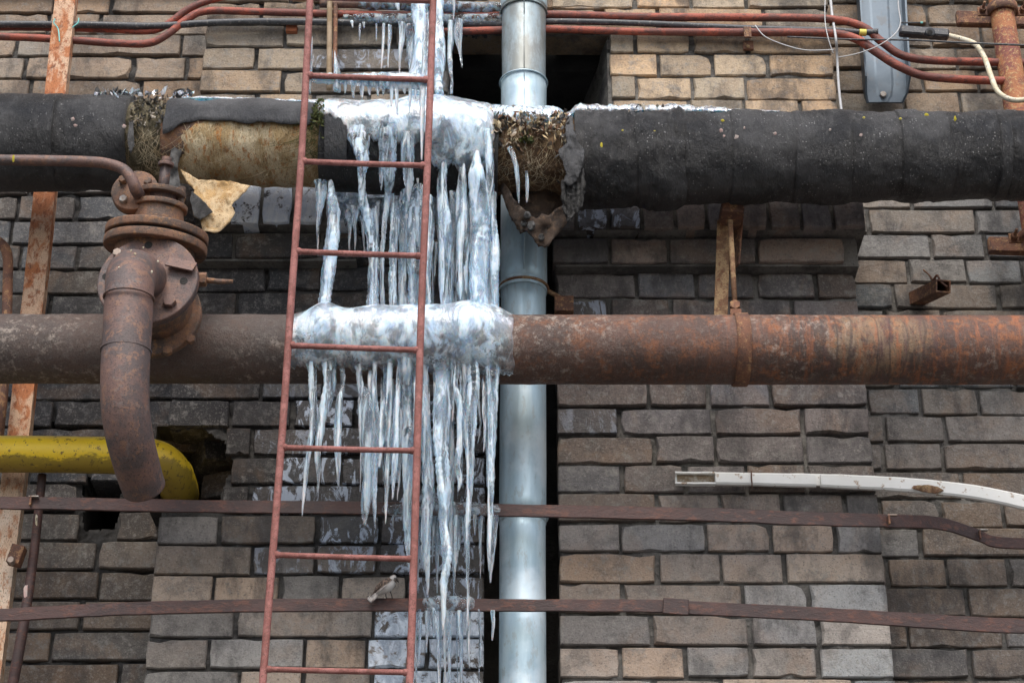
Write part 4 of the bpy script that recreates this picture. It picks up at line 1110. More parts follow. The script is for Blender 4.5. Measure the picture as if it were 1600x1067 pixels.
# ------------------------------------------------------------------ cables along the top
CB = 0.15
def cable(path, mat, label, seed=0, cat='cable', name='cable'):
    o = pxtube(name, path, mat, None, 14, 8, lambda L, a, p_, d_: 0.0006 * noise.noise(p_ * 25 + Vector((seed, 0, 0))))
    return tag(o, label, cat, 'cables along the top of the wall')
cable([(-60, 38, CB, 5.5), (120, 39, CB, 5.5), (240, 41, CB, 5.5), (330, 36, CB, 5.5), (420, 34, CB, 5.5), (560, 36, CB, 5.5), (700, 38, CB, 5.5), (800, 38, CB, 5.5), (860, 34, CB, 5), (1000, 37, CB, 5), (1180, 45, CB, 5), (1300, 48, CB, 5), (1345, 51, CB, 5), (1372, 50, CB + .01, 5)], M_BLACK, 'black cable running along the top into the dark connector', 1)
cable([(-60, 44, CB - .015, 5), (60, 44, CB - .015, 5), (170, 47, CB - .015, 5), (235, 49, CB - .01, 5), (265, 36, CB - .005, 5.5), (292, 16, CB, 5.5), (325, 2, CB, 5.5), (370, -6, CB, 5.5), (480, -4, CB, 5.5), (600, -2, CB, 5.5)], M_RED, 'red cable rising out of frame at upper left', 2)
cable([(-60, 56, CB, 6), (60, 60, CB, 6), (180, 68, CB, 6), (232, 68, CB, 6), (262, 54, CB, 6), (290, 32, CB, 6), (322, 18, CB, 6), (400, 19, CB, 6), (520, 22, CB, 6), (640, 24, CB, 6), (800, 24, CB, 6), (860, 23, CB, 6.5), (1000, 27, CB, 6.5), (1180, 28, CB, 6.5), (1290, 30, CB, 6.5), (1345, 41, CB, 6.5), (1378, 66, CB, 6.5), (1410, 87, CB, 6.5), (1460, 95, CB, 6.5), (1570, 98, CB - .02, 6.5), (1680, 102, CB - .02, 6.5)], M_RED, 'upper red cable crossing the whole top and dipping past the steel channel', 3)
cable([(640, 52, CB, 6), (760, 48, CB, 6), (860, 46, CB, 6), (1000, 50, CB, 6), (1180, 51, CB, 6.5), (1290, 52, CB, 6.5), (1335, 60, CB + .01, 6.8), (1370, 82, CB + .01, 7), (1405, 104, CB + .01, 7), (1450, 120, CB, 6.5), (1540, 126, CB, 6.5), (1600, 126, CB - .02, 6.5), (1680, 126, CB - .02, 6.5)], M_RED, 'lower bright red cable sagging across the steel channel', 4)
cable([(500, 6, CB + .01, 7), (620, 8, CB + .01, 7), (740, 12, CB + .01, 7), (800, 12, CB, 7)], M_VALVE, 'ice coated conduit at the very top between ladder and downpipe', 5, 'conduit', 'conduit')
co = thing('cable_connector', 'dark bolted connector joining the black cable to the cream cable', 'connector', P(1445, 50, CB + .02))
bar_between('connector_body', P(1405, 49, CB + .02), P(1482, 55, CB + .02), 0.026, 0.026, M_BLACK, co, 0.004)
disc('clamp_eye', P(1453, 51, CB + .042), (0, -1, -.3), 0.013, 0.012, M_BLACK, co, 24, 0.002); disc('eye_hole', P(1453, 51, CB + .049), (0, -1, -.3), 0.007, 0.002, MDARK, co, 20, 0)
wtube('connector_pin', [P(1408, 36, CB + .02), P(1438, 36, CB + .02)], 0.0022, M_BLACK, co, 8); disc('pin_tip', P(1440, 36, CB + .02), (1, 0, 0), 0.003, 0.006, M_TEAL, co, 8, 0)
disc('yellow_sleeve', P(1348, 51.5, CB + .004), (1, 0, -.05), 0.0095, 0.018, M_YSPOT, co, 16, 0.001)
o = pxtube('cable', [(1482, 56, CB + .02, 4), (1505, 62, CB + .05, 4.2), (1524, 70, CB + .08, 4.2), (1538, 90, CB + .11, 4.2), (1548, 118, CB + .14, 4.2), (1558, 142, CB + .16, 4.2), (1574, 154, CB + .17, 4.2), (1592, 157, CB + .17, 4.2), (1620, 152, CB + .17, 4.2), (1680, 140, CB + .17, 4.2)], M_CREAM, None, 12, 8)
tag(o, 'cream cable looping from the connector across the orange pipe', 'cable', 'cables along the top of the wall')
o = pxtube('thin_wire', [(1230, 58, CB + .012, 1.3), (1330, 62, CB + .02, 1.4), (1420, 63, CB + .05, 1.5), (1500, 67, CB + .1, 1.6), (1600, 71, CB + .14, 1.6), (1680, 74, CB + .14, 1.6)], M_BLACK, None, 8, 8); tag(o, 'thin black wire strung straight across the cream cable', 'wire')
o = pxtube('thin_wire', [(1295, -30, 0.13, 2.2), (1300, 22, 0.135, 2.2), (1306, 60, 0.175, 2.0), (1308, 90, 0.14, 2.0), (1311, 140, 0.135, 2.2), (1317, 190, 0.135, 2.2)], M_WIRE, None, 8, 8); tag(o, 'pale wire hanging straight down the edge of the brick pier', 'wire')
o = pxtube('thin_wire', [(1180, 40, CB + .02, 0.9), (1196, 58, CB + .03, 0.9), (1230, 72, CB + .03, 0.9), (1262, 79, CB + .03, 0.9), (1303, 78, CB + .03, 0.9)], M_WIRE, None, 6, 8); tag(o, 'thin grey wire sagging under the red cables beside the pale hanging wire', 'wire')
o = pxtube('thin_wire', [(1310, 90, CB + .03, 0.9), (1340, 84, CB + .04, 0.9), (1372, 72, CB + .05, 0.9), (1398, 54, CB + .05, 1.0), (1407, 36, CB + .05, 1.1), (1404, 12, CB + .05, 1.1), (1402, -30, CB + .05, 1.1)], M_WIRE, None, 6, 8); tag(o, 'thin grey wire curling up over the steel channel', 'wire')
o = pxtube('thin_wire', [(1290, -20, CB + .01, 0.8), (1289, 30, CB + .02, 0.8), (1294, 60, CB + .03, 0.8), (1302, 84, CB + .02, 0.8)], M_WIRE, None, 6, 8); tag(o, 'thinnest loose wire dangling over the two red cables', 'wire')
sd = thing('cable_saddle', 'small rusty saddle holding the lower red cable to the bricks', 'saddle', P(1168, 60, PIER))
box('saddle_strap', P(1168, 51, CB + .012), (0.02, 0.006, 0.034), M_BRKT, sd, None, 0.0015); box('saddle_foot', P(1169, 72, PIER + .006), (0.028, 0.010, 0.028), M_BRKT, sd, None, 0.002)
disc('saddle_screw', P(1169, 73, PIER + .014), (0, -1, 0), 0.005, 0.005, M_BRKT2, sd, 12, 0.001)
o = box('brick_plug', P(456, 47, PIER + 0.008), (0.030, 0.02, 0.022), make_simple('orange_plug', (0.36, 0.11, 0.04), (0.28, 0.09, 0.04), 30, 0.8, 0.4), None, None, 0.003); tag(o, 'small orange clay plug just below the black cable near the ladder', 'plug')

# ------------------------------------------------------------------ galvanised channel
gc = thing('steel_channel', 'blue grey galvanised steel channel standing on end behind the red cables', 'channel', P(1382, 160, 0.08))
def chan(x, y, p): return P(x, y, p)
V = []; F = []
prof = lambda xl, xr, y: None
rows = [(-60, 1336, 1409), (0, 1338, 1411), (60, 1342, 1414), (135, 1347.5, 1419), (152, 1350, 1417), (162, 1354, 1411)]
for (y, xl, xr) in rows:
    a = chan(xl, y, 0.055); b = chan(xr, y, 0.055); dep = 0.045 if y < 140 else (0.02 if y < 155 else 0.004)
    sec = [(a.x, a.y - dep), (a.x + 0.005, a.y - dep), (a.x + 0.006, a.y - 0.006), (a.x + 0.034, a.y - 0.006), (a.x + 0.040, a.y - 0.0072), (b.x - 0.046, a.y - 0.0072), (b.x - 0.040, a.y - 0.006), (b.x - 0.006, a.y - 0.006), (b.x - 0.005, a.y - dep), (b.x, a.y - dep), (b.x, a.y), (a.x, a.y)]
    for (x, yy) in sec: V.append((x, yy, a.z))
m = 12
for i in range(len(rows) - 1):
    for k in range(m):
        k2 = (k + 1) % m; F.append((i * m + k, (i + 1) * m + k, (i + 1) * m + k2, i * m + k2))
F.append(tuple((len(rows) - 1) * m + k for k in range(m)))
mobj('channel_body', V, F, M_STEEL, gc, False)
disc('channel_bolt', P(1380, 148, 0.068), (0, -1, 0), 0.0085, 0.008, M_BOLT, gc, 12, 0.0015); disc('bolt_washer', P(1380, 148, 0.0625), (0, -1, 0), 0.012, 0.003, M_STEEL, gc, 20, 0.0008)

# ------------------------------------------------------------------ orange riser pipe at the right edge and its clamps
op = thing('riser_pipe', 'flaking orange and maroon riser pipe at the right edge', 'pipe', P(1600, 330, 0.13))
pxtube('pipe_body', [(1556, -60, 0.13, 18), (1563, 0, 0.13, 18), (1573, 70, 0.13, 19), (1584, 140, 0.13, 19.5), (1595, 210, 0.13, 20), (1613, 330, 0.13, 20), (1635, 470, 0.13, 21)], M_RPIPE, op, 28, 8, lambda L, a, p_, d_: 0.0008 * noise.noise(p_ * 40))
def rclamp(x, y, label, dx=0):
    t = thing('pipe_clamp', label, 'clamp', P(x, y, 0.08), 'clamps of the riser pipe')
    bar_between('clamp_plate', P(x - 76 + dx, y + 12, 0.075), P(x + 70, y + 16, 0.075), 0.022, 0.046, M_BRKT, t, 0.004)
    c = P(x, y, 0.13); r = 20.5 * SC(x, y, .13)
    V = []; F = []
    for k in range(25):
        a = math.pi * (k / 24)
        for (dz, rr_) in ((-0.014, 0.0), (-0.014, 0.006), (0.014, 0.006), (0.014, 0.0)):
            V.append(c + Vector((math.cos(a) * (r + rr_), -math.sin(a) * (r + rr_), dz)))
    for k in range(24):
        for q in range(4):
            q2 = (q + 1) % 4; F.append((k * 4 + q, k * 4 + q2, k * 4 + 4 + q2, k * 4 + 4 + q))
    mobj('clamp_band', V, F, M_BRKT, t)
    for s_ in (-1, 1):
        box('clamp_ear', c + Vector((s_ * (r + 0.014), 0.002, 0)), (0.034, 0.006, 0.028), M_BRKT, t, None, 0.002)
        disc('clamp_bolt', c + Vector((s_ * (r + 0.019), -0.008, 0)), (0, -1, 0), 0.009, 0.016, M_BRKT, t, 6, 0.001)
        wtube('bolt_stud', [c + Vector((s_ * (r + 0.019), 0.0, 0)), c + Vector((s_ * (r + 0.019), -0.035, 0.004))], 0.0042, M_BRKT, t, 8)
rclamp(1566, 18, 'rusty clamp and plate gripping the orange riser above the insulated pipe', 4)
rclamp(1616, 372, 'rusty clamp and plate at the right edge under the insulated pipe', 4)
# stub of channel sticking out of the wall
sb = thing('channel_stub', 'rusty stub of steel channel poking out of the brickwork under the insulated pipe', 'stub', P(1428, 466, 0.0))
A_ = P(1430, 468, -0.01); B_ = P(1474, 447, 0.17); ax = (B_ - A_).normalized(); sx = ax.cross(Vector((0, 0, 1))).normalized(); sz = sx.cross(ax)
V = []; F = []; w = 0.019; h = 0.016; t_ = 0.0035
for q in (A_, B_):
    for (x, z) in ((-w, -h), (w, -h), (w, h), (-w, h), (-w + t_, -h + t_), (w - t_, -h + t_), (w - t_, h - t_), (-w + t_, h - t_)):
        V.append(q + sx * x + sz * z)
for k in range(4):
    k2 = (k + 1) % 4
    F.append((k, k2, 8 + k2, 8 + k)); F.append((4 + k, 12 + k, 12 + k2, 4 + k2)); F.append((8 + k, 8 + k2, 12 + k2, 12 + k))
mobj('channel_body', V, F, M_BRKT, sb, False)
pxtube('bound_wire', [(1443, 422, 0.10, 1.4), (1452, 430, 0.12, 1.4), (1458, 438, 0.15, 2.4), (1464, 430, 0.17, 1.6), (1470, 440, 0.17, 1.8), (1480, 448, 0.17, 1.5)], M_BRKT, sb, 6, 6)

# ------------------------------------------------------------------ white cable trunking
tk = thing('cable_trunking', 'white plastic cable trunking bowing away along the wall at the right', 'trunking', P(1300, 750, 0.16))
tpath = [(1055, 745, 0.145, 9), (1118, 746, 0.145, 9), (1275, 749, 0.145, 10), (1350, 752, 0.145, 10.4), (1420, 756, 0.14, 10.6), (1500, 764, 0.12, 10.8), (1560, 774, 0.10, 11), (1600, 783, 0.09, 11.2), (1680, 802, 0.08, 11.5)]
def sub(path, x0, x1, dp_=0.0, hk=1.0, dy=0.0):
    q = [r for r in catmull(path, 14) if x0 <= r[0] <= x1]
    return [(a, b + dy, c + dp_, h * hk) for a, b, c, h in q]
flatbar('trunking_tray', sub(tpath, 1055, 1640, -0.004, 0.97), 0.004, M_WHITE, tk, 1)
flatbar('tray_lip', [(1055, 737.2, 0.157, 1.0), (1085, 737.6, 0.157, 1.0), (1118, 738, 0.157, 1.0)], 0.014, M_WHITE, tk, 4)
flatbar('tray_lip', [(1055, 753.6, 0.157, 1.0), (1085, 754, 0.157, 1.0), (1118, 754.4, 0.157, 1.0)], 0.014, M_WHITE, tk, 4)
flatbar('trunking_cover', sub(tpath, 1118, 1275.5, 0.014), 0.016, M_WHITE, tk, 1, 0.0002)
flatbar('trunking_cover', sub(tpath, 1277, 1640, 0.014), 0.016, M_WHITE, tk, 1, 0.0002)
flatbar('tray_dirt', [(1058, 745.5, 0.1445, 6.4), (1090, 746, 0.1445, 6.4), (1116, 746, 0.1445, 6.4)], 0.002, M_LITTER, tk, 4)
pxtube('tie_wire', [(1174, 735, 0.162, 1), (1174, 745, 0.163, 1.2), (1175, 757, 0.162, 1), (1174, 762, 0.15, 1)], M_BRKT, tk, 6, 4)
sheet('rust_stain', [(1424, 762), (1428, 758), (1450, 757), (1466, 760), (1475, 766), (1462, 771), (1446, 769), (1432, 765)], lambda x, y: 0.158 - 0.02 * sstep(1400, 1520, x), 0.001, M_BRKT2, tk, 3, 1.2, 3)

# ------------------------------------------------------------------ rods behind the ladder, ladder
o = pxtube('wooden_pole', [(515, -60, 0.17, 4.4), (515, 40, 0.17, 4.4), (514, 140, 0.17, 4.4)], M_TAN, None, 10, 6); tag(o, 'tan weathered pole standing behind the top of the ladder', 'pole')
o = pxtube('rusty_rod', [(525, -60, 0.165, 3.6), (524, 40, 0.165, 3.6), (523, 130, 0.165, 3.6)], M_BRKT, None, 10, 6); tag(o, 'dark rusty rod right beside the tan pole behind the ladder', 'rod')
LDp = 0.62
ld = thing('ladder', 'thin red painted steel ladder standing in front of the pipes and icicles', 'ladder', P(520, 1100, LDp))
wob = lambda L, a, p_, d_: 0.0004 * noise.noise(p_ * 50)
pxtube('rail', [(490, -70, LDp, 5.4), (484.5, 0, LDp, 5.4), (472, 230, LDp, 5.6), (455, 470, LDp, 5.8), (440, 690, LDp, 5.9), (421, 930, LDp, 6), (404, 1150, LDp, 6)], M_LADDER, ld, 14, 24, wob)
pxtube('rail', [(679, -70, LDp, 5.4), (677, 0, LDp, 5.4), (669, 230, LDp, 5.6), (659, 470, LDp, 5.8), (652, 690, LDp, 6), (645, 930, LDp, 6.2), (637, 1150, LDp, 6.2)], M_LADDER, ld, 14, 24, wob)
for (xa, ya, xb, yb) in ((484, -4, 676, 2), (479, 118.5, 671, 125), (470, 252.5, 666, 259), (461, 393, 660, 400), (451, 539.5, 656, 547), (439, 699, 651, 704), (427, 866.5, 646, 873), (414, 1045, 640, 1050)):
    pxtube('rung', [(xa, ya, LDp, 4.6), ((xa + xb) / 2, (ya + yb) / 2 + 0.4, LDp, 4.6), (xb, yb, LDp, 4.6)], M_LADDER, ld, 12, 10, wob)

for (xa, ya, xb, yb) in ((479, 118.5, 671, 125), (470, 252.5, 666, 259), (461, 393, 660, 400), (451, 539.5, 656, 547), (439, 699, 651, 704), (427, 866.5, 646, 873), (414, 1045, 640, 1050)):
    for (x, y, sg) in ((xa, ya, 1), (xb, yb, -1)):
        pxtube('weld_bead', [(x + sg * 3, y, LDp, 5.6), (x + sg * 7, y, LDp, 6.0), (x + sg * 10, y, LDp, 4.8)], M_LADDER, ld, 10, 4, lambda L, a, p_, d_: 0.0012 * noise.noise(p_ * 170))
# ------------------------------------------------------------------ ice
def ice_disp(seed, k=1.0):
    def fn(L, a, p_, d_):
        return 0
    return fn
def icicle(parent, path, mat=None, seed=0, rip=1.0, sides=14, name='icicle'):
    rr = random.Random(seed * 13 + int(path[0][0]) + int(path[0][1]) * 7)
    q = catmull(path, max(5, int(abs(path[-1][1] - path[0][1]) / (len(path) - 1) / 3.2)))
    ph = rr.uniform(0, 6.28); ox = rr.uniform(0, 50); lob = rr.uniform(0.08, 0.24); per = rr.uniform(0.010, 0.017)
    pts = []; rad = []
    for (a, b, c, r) in q:
        s_ = SC(a, b, c)
        pts.append(P(a, b, c) + Vector((nz(b * 0.05, ox) * 0.0016 * rip, nz(b * 0.05, ox, 9) * 0.0016 * rip, 0)))
        k = 1 + 0.10 * rip * math.sin(b * s_ / per * 2 * math.pi / 1.0 + 3 * nz(b * 0.03, ox)) * (0.5 + nz(b * .02, ox, 4)) + 0.16 * rip * nz(b * 0.045, ox, 2)
        rad.append(max(r, 0.35) * s_ * k)
    def dsp(L, a, p_, d_):
        r0 = lob * math.cos(2 * a + ph + L * 9) + 0.10 * math.cos(3 * a - ph * 2 + L * 25) + 0.12 * noise.noise(Vector((math.cos(a) * 1.3 + ox, math.sin(a) * 1.3, L * 60)))
        return r0 * dsp.r
    n = len(pts); V = []; F = []
    # per-ring displacement needs the ring radius
    for i in range(n): pass
    dsp.r = sum(rad) / n * 0.8
    def d2(L, a, p_, d_):
        j = min(n - 1, d2.i // sides); d2.i += 1
        dsp.r = rad[j]
        return dsp(L, a, p_, d_)
    d2.i = 0
    v, f = tube_data(pts, rad, sides, True, d2)
    return mobj(name, v, f, mat or M_ICE, parent)

ui = thing('ice_mass', 'thick white ice cap frozen over the insulated pipe with long icicles', 'ice', dk_axis(660))
def u_th(s_, px, ph, t):
    e = min(1, s_ / 0.05) * min(1, (1 - s_) / 0.04)
    top = 0.010 + 0.016 * math.exp(-((px - 690) / 55) ** 2) + 0.007 * sstep(560, 640, px)
    top *= 0.6 + 0.4 * math.cos(min(abs(ph - 0.45), 1.5))
    lum = 0.005 * noise.noise(Vector((px * 0.035, ph * 1.8, 1))) + 0.0012 * noise.noise(Vector((px * 0.13, ph * 4, 4)))
    edge = min(1, (1 - t) / 0.06) ** 0.5 * min(1, t / 0.06)
    return max(0.0012, (top + lum) * edge * (0.25 + 0.75 * e))
def u_end(px):
    a = R(76) + R(34) * sstep(522, 552, px) + R(36) * sstep(664, 684, px)
    return a + R(9) * nz(px * 0.09, 4.4) + R(5) * nz(px * 0.3, 1.4)
shell('ice_cap', 500, 772, lambda px: dk_r(px) * 0.925, u_th, lambda px: R(-80), u_end, M_ICED, ui, 150, 60, attr=True, xjit=lambda px, ph: 4 * nz(ph * 3, px * .02, 6))
# the thin crust that runs on along the top of the pipe
cr = thing('ice_crust', 'thin snowy ice crust lying along the top of the insulated pipe to the right', 'ice', dk_axis(1000), 'ice crusts on the pipe top')
shell('crust', 764, 1215, lambda px: dk_r(px) * (0.80 + 0.2 * sstep(880, 905, px)), lambda s_, px, ph, t: max(0.001, (0.019 + 0.014 * sstep(905, 860, px) + 0.007 * nz(px * .05, 2) + 0.004 * nz(px * .2, ph * 4)) * min(1, (1 - s_) * 3) * math.sin(math.pi * min(1, max(0, t))) ** 0.5),
      lambda px: R(-40), lambda px: R(44) + R(14) * nz(px * 0.06, 7) + R(8) * nz(px * .2, 3) + R(22) * sstep(890, 850, px), M_ICEW, cr, 130, 24)
cr2 = thing('ice_crust', 'thin snowy ice crust along the smooth grey cover left of the ladder', 'ice', dk_axis(400), 'ice crusts on the pipe top')
shell('crust', 285, 505, lambda px: dk_r(px) * 0.92, lambda s_, px, ph, t: max(0.001, (0.009 + 0.006 * nz(px * .06, 5)) * math.sin(math.pi * t) ** .5 * min(1, s_ * 8)),
      lambda px: R(-40), lambda px: R(34) + R(12) * nz(px * 0.07, 3) + R(14) * sstep(460, 500, px), M_ICEW, cr2, 70, 14)

UP1 = DKp + 0.085
for i, (path, m) in enumerate([
    ([(517, 284, 0.39, 4), (521, 330, 0.42, 11), (520, 370, 0.43, 12.5), (514, 420, 0.43, 11), (508, 460, 0.43, 8.5), (506, 486, 0.43, 9.5)], M_ICEW),
    ([(558, 176, UP1 - .01, 13), (562, 215, UP1 + .015, 15), (566, 252, UP1 + .045, 9), (565, 285, UP1 + .03, 6), (568, 318, UP1 + .01, 8), (577, 345, 0.44, 10), (582, 390, 0.43, 9.5), (583, 440, 0.43, 8.5), (583, 486, 0.43, 10)], M_ICE),
    ([(604, 180, UP1 + .01, 13), (605, 215, UP1 + .035, 13), (605, 255, UP1 + .03, 12), (608, 278, UP1 + .03, 8), (606, 310, 0.45, 5), (600, 355, 0.45, 4), (597, 410, 0.45, 3.4), (598, 486, 0.44, 4)], M_CLEAR),
    ([(596, 262, UP1 + .03, 5), (595, 280, UP1 + .03, 3), (595, 298, UP1 + .03, 0.8)], M_CLEAR),
    ([(636, 180, UP1 + .01, 9), (637, 225, UP1 + .03, 9), (637, 262, UP1 + .03, 8), (639, 292, UP1 + .03, 5), (639, 316, UP1 + .03, 1)], M_CLEAR),
    ([(618, 322, 0.42, 7), (616, 360, 0.43, 7), (614, 420, 0.43, 6.5), (614, 486, 0.43, 7.5)], M_ICE),
    ([(650, 300, 0.40, 19), (651, 330, 0.42, 17), (648, 380, 0.43, 13), (650, 430, 0.43, 12), (646, 470, 0.43, 9), (644, 488, 0.43, 9)], M_CLEAR),
    ([(632, 318, 0.41, 8), (630, 360, 0.42, 7.5), (627, 420, 0.42, 5.5), (626, 486, 0.42, 5)], M_CLEAR),
    ([(669, 310, 0.42, 9), (671, 360, 0.43, 8), (668, 420, 0.43, 6), (667, 486, 0.43, 6)], M_ICE),
    ([(692, 240, UP1 - .01, 2.5), (692, 262, UP1, 6), (691, 300, UP1, 8), (695, 345, 0.45, 9.5), (696, 410, 0.44, 10), (697, 455, 0.44, 9), (699, 488, 0.44, 10)], M_ICE),
    ([(707, 300, 0.42, 5), (710, 360, 0.42, 5), (707, 430, 0.42, 4), (706, 486, 0.42, 4)], M_CLEAR),
    ([(722, 246, UP1 - .01, 2), (722, 270, UP1, 5), (721, 310, UP1 - .01, 8), (724, 355, 0.44, 9), (723, 420, 0.44, 8), (724, 486, 0.44, 9)], M_ICE),
    ([(744, 226, UP1 + .005, 2.5), (744, 250, UP1 + .02, 6.5), (745, 275, UP1 + .035, 11), (752, 320, UP1 + .02, 12), (752, 370, 0.45, 13), (748, 420, 0.45, 14), (750, 460, 0.45, 14), (750, 488, 0.45, 17)], M_ICEW),
    ([(762, 205, UP1 + .03, 7), (765, 260, UP1 + .03, 7), (766, 320, UP1 + .01, 7), (772, 380, 0.45, 8), (773, 430, 0.45, 6), (774, 488, 0.44, 5)], M_ICE),
    ([(500, 284, 0.40, 9), (501, 310, 0.40, 7), (497, 345, 0.40, 3), (497, 400, 0.40, 1)], M_CLEAR),
    ([(545, 330, 0.38, 6), (547, 352, 0.38, 3), (546, 372, 0.38, 1.8), (546, 392, 0.38, 1)], M_CLEAR),
    ([(554, 325, 0.38, 8), (554, 350, 0.38, 3), (555, 392, 0.38, 1.2)], M_CLEAR),
    ([(566, 338, 0.38, 4), (568, 365, 0.38, 2.4), (569, 394, 0.38, 1.2)], M_CLEAR),
    ([(682, 380, 0.42, 3), (681, 410, 0.42, 2), (679, 432, 0.42, 0.8)], M_CLEAR),
    ([(508, 178, UP1, 4), (509, 195, UP1, 3), (509, 214, UP1, 0.8)], M_ICE),
    ([(538, 178, UP1 + .01, 3), (539, 195, UP1 + .01, 2.4), (540, 212, UP1 + .01, 0.8)], M_ICE),
    ([(653, 280, UP1, 3), (654, 292, UP1, 1.6), (654, 300, UP1, 0.8)], M_CLEAR),
    ]):
    icicle(ui, path, m, i)
# two thin icicles on the torn wool
for i, path in enumerate([[(797, 232, 0.47, 5), (806, 256, 0.475, 4.5), (809, 290, 0.475, 3.6), (811, 318, 0.475, 1)], [(823, 268, 0.475, 2.6), (824, 290, 0.475, 3.2), (823, 316, 0.475, 1.6)]]):
    icicle(ui, path, M_CLEAR, 70 + i, 0.6)
# ice rind on the ledge of on-edge bricks, behind the icicles
led = thing('ledge_ice', 'rumpled clear ice frozen over the brick ledge behind the long icicles', 'ice', P(640, 340, 0.22))
V = []; F = []; nx, na = 70, 22
for i in range(nx + 1):
    px = 512 + 262 * i / nx
    for j in range(na + 1):
        t = j / na; py = 282 + (58 + 26 * nz(px * 0.05, 3) + 14 * nz(px * 0.2, 8)) * t
        V.append(P(px, py, 0.23 + 0.018 * nz(px * 0.06, py * 0.04, 2) + 0.012 * nz(px * 0.17, py * 0.1, 5) + 0.03 * math.sin(math.pi * t)))
for i in range(nx):
    for j in range(na):
        a = i * (na + 1) + j; F.append((a, a + 1, a + na + 2, a + na + 1))
nv = len(V); V2 = [v_ + Vector((0, 0.03, 0)) for v_ in V]; F2 = [tuple(nv + q for q in reversed(f_)) for f_ in F]
ed = {}
for f_ in F:
    for k in range(4): ed[(f_[k], f_[(k + 1) % 4])] = 1
F3 = [(b, a, a + nv, b + nv) for (a, b) in ed if (b, a) not in ed]
mobj('ice_rind', V + V2, F + F2 + F3, M_GLAZE, led)

# ice coat on the lower pipe
li = thing('ice_coat', 'white speckled ice coat round the lower rusty pipe with hanging icicles', 'ice', rp_axis(630))
PK = [(505, 0.020, 26), (583, 0.009, 34), (650, 0.010, 50), (697, 0.006, 26), (724, 0.009, 22), (751, 0.018, 34)]
def l_th(s_, px, ph, t):
    e = math.sin(min(1, s_ / 0.20) * math.pi / 2) ** .8 * math.sin(min(1, (1 - s_) / 0.11) * math.pi / 2) ** .8
    b = 0.010 + sum(h * math.exp(-((px - c) / w) ** 2) for c, h, w in PK) * max(0, math.cos((ph - 0.4) * 0.9)) 
    b += 0.006 * max(0, math.sin(ph)) * (0.6 + nz(px * 0.02, 3))
    b += 0.0035 * noise.noise(Vector((px * 0.035, ph * 1.8, 3))) + 0.0009 * noise.noise(Vector((px * 0.14, ph * 5, 8)))
    edge = min(1, (1 - t) / 0.16) ** 0.7
    return max(0.001, b * e * edge)
def l_end(px): return R(150) + R(12) * nz(px * 0.06, 2.2) + R(12) * nz(px * 0.19, 6.2) + R(12) * sstep(650, 700, px)
shell('coat', 454, 802, lambda px: rp_r * 0.998, l_th, lambda px: R(-88), l_end, M_ICED, li, 190, 64, rp_axis, True, xjit=lambda px, ph: 5 * nz(ph * 2.2, px * .01, 16))
LP = 0.452
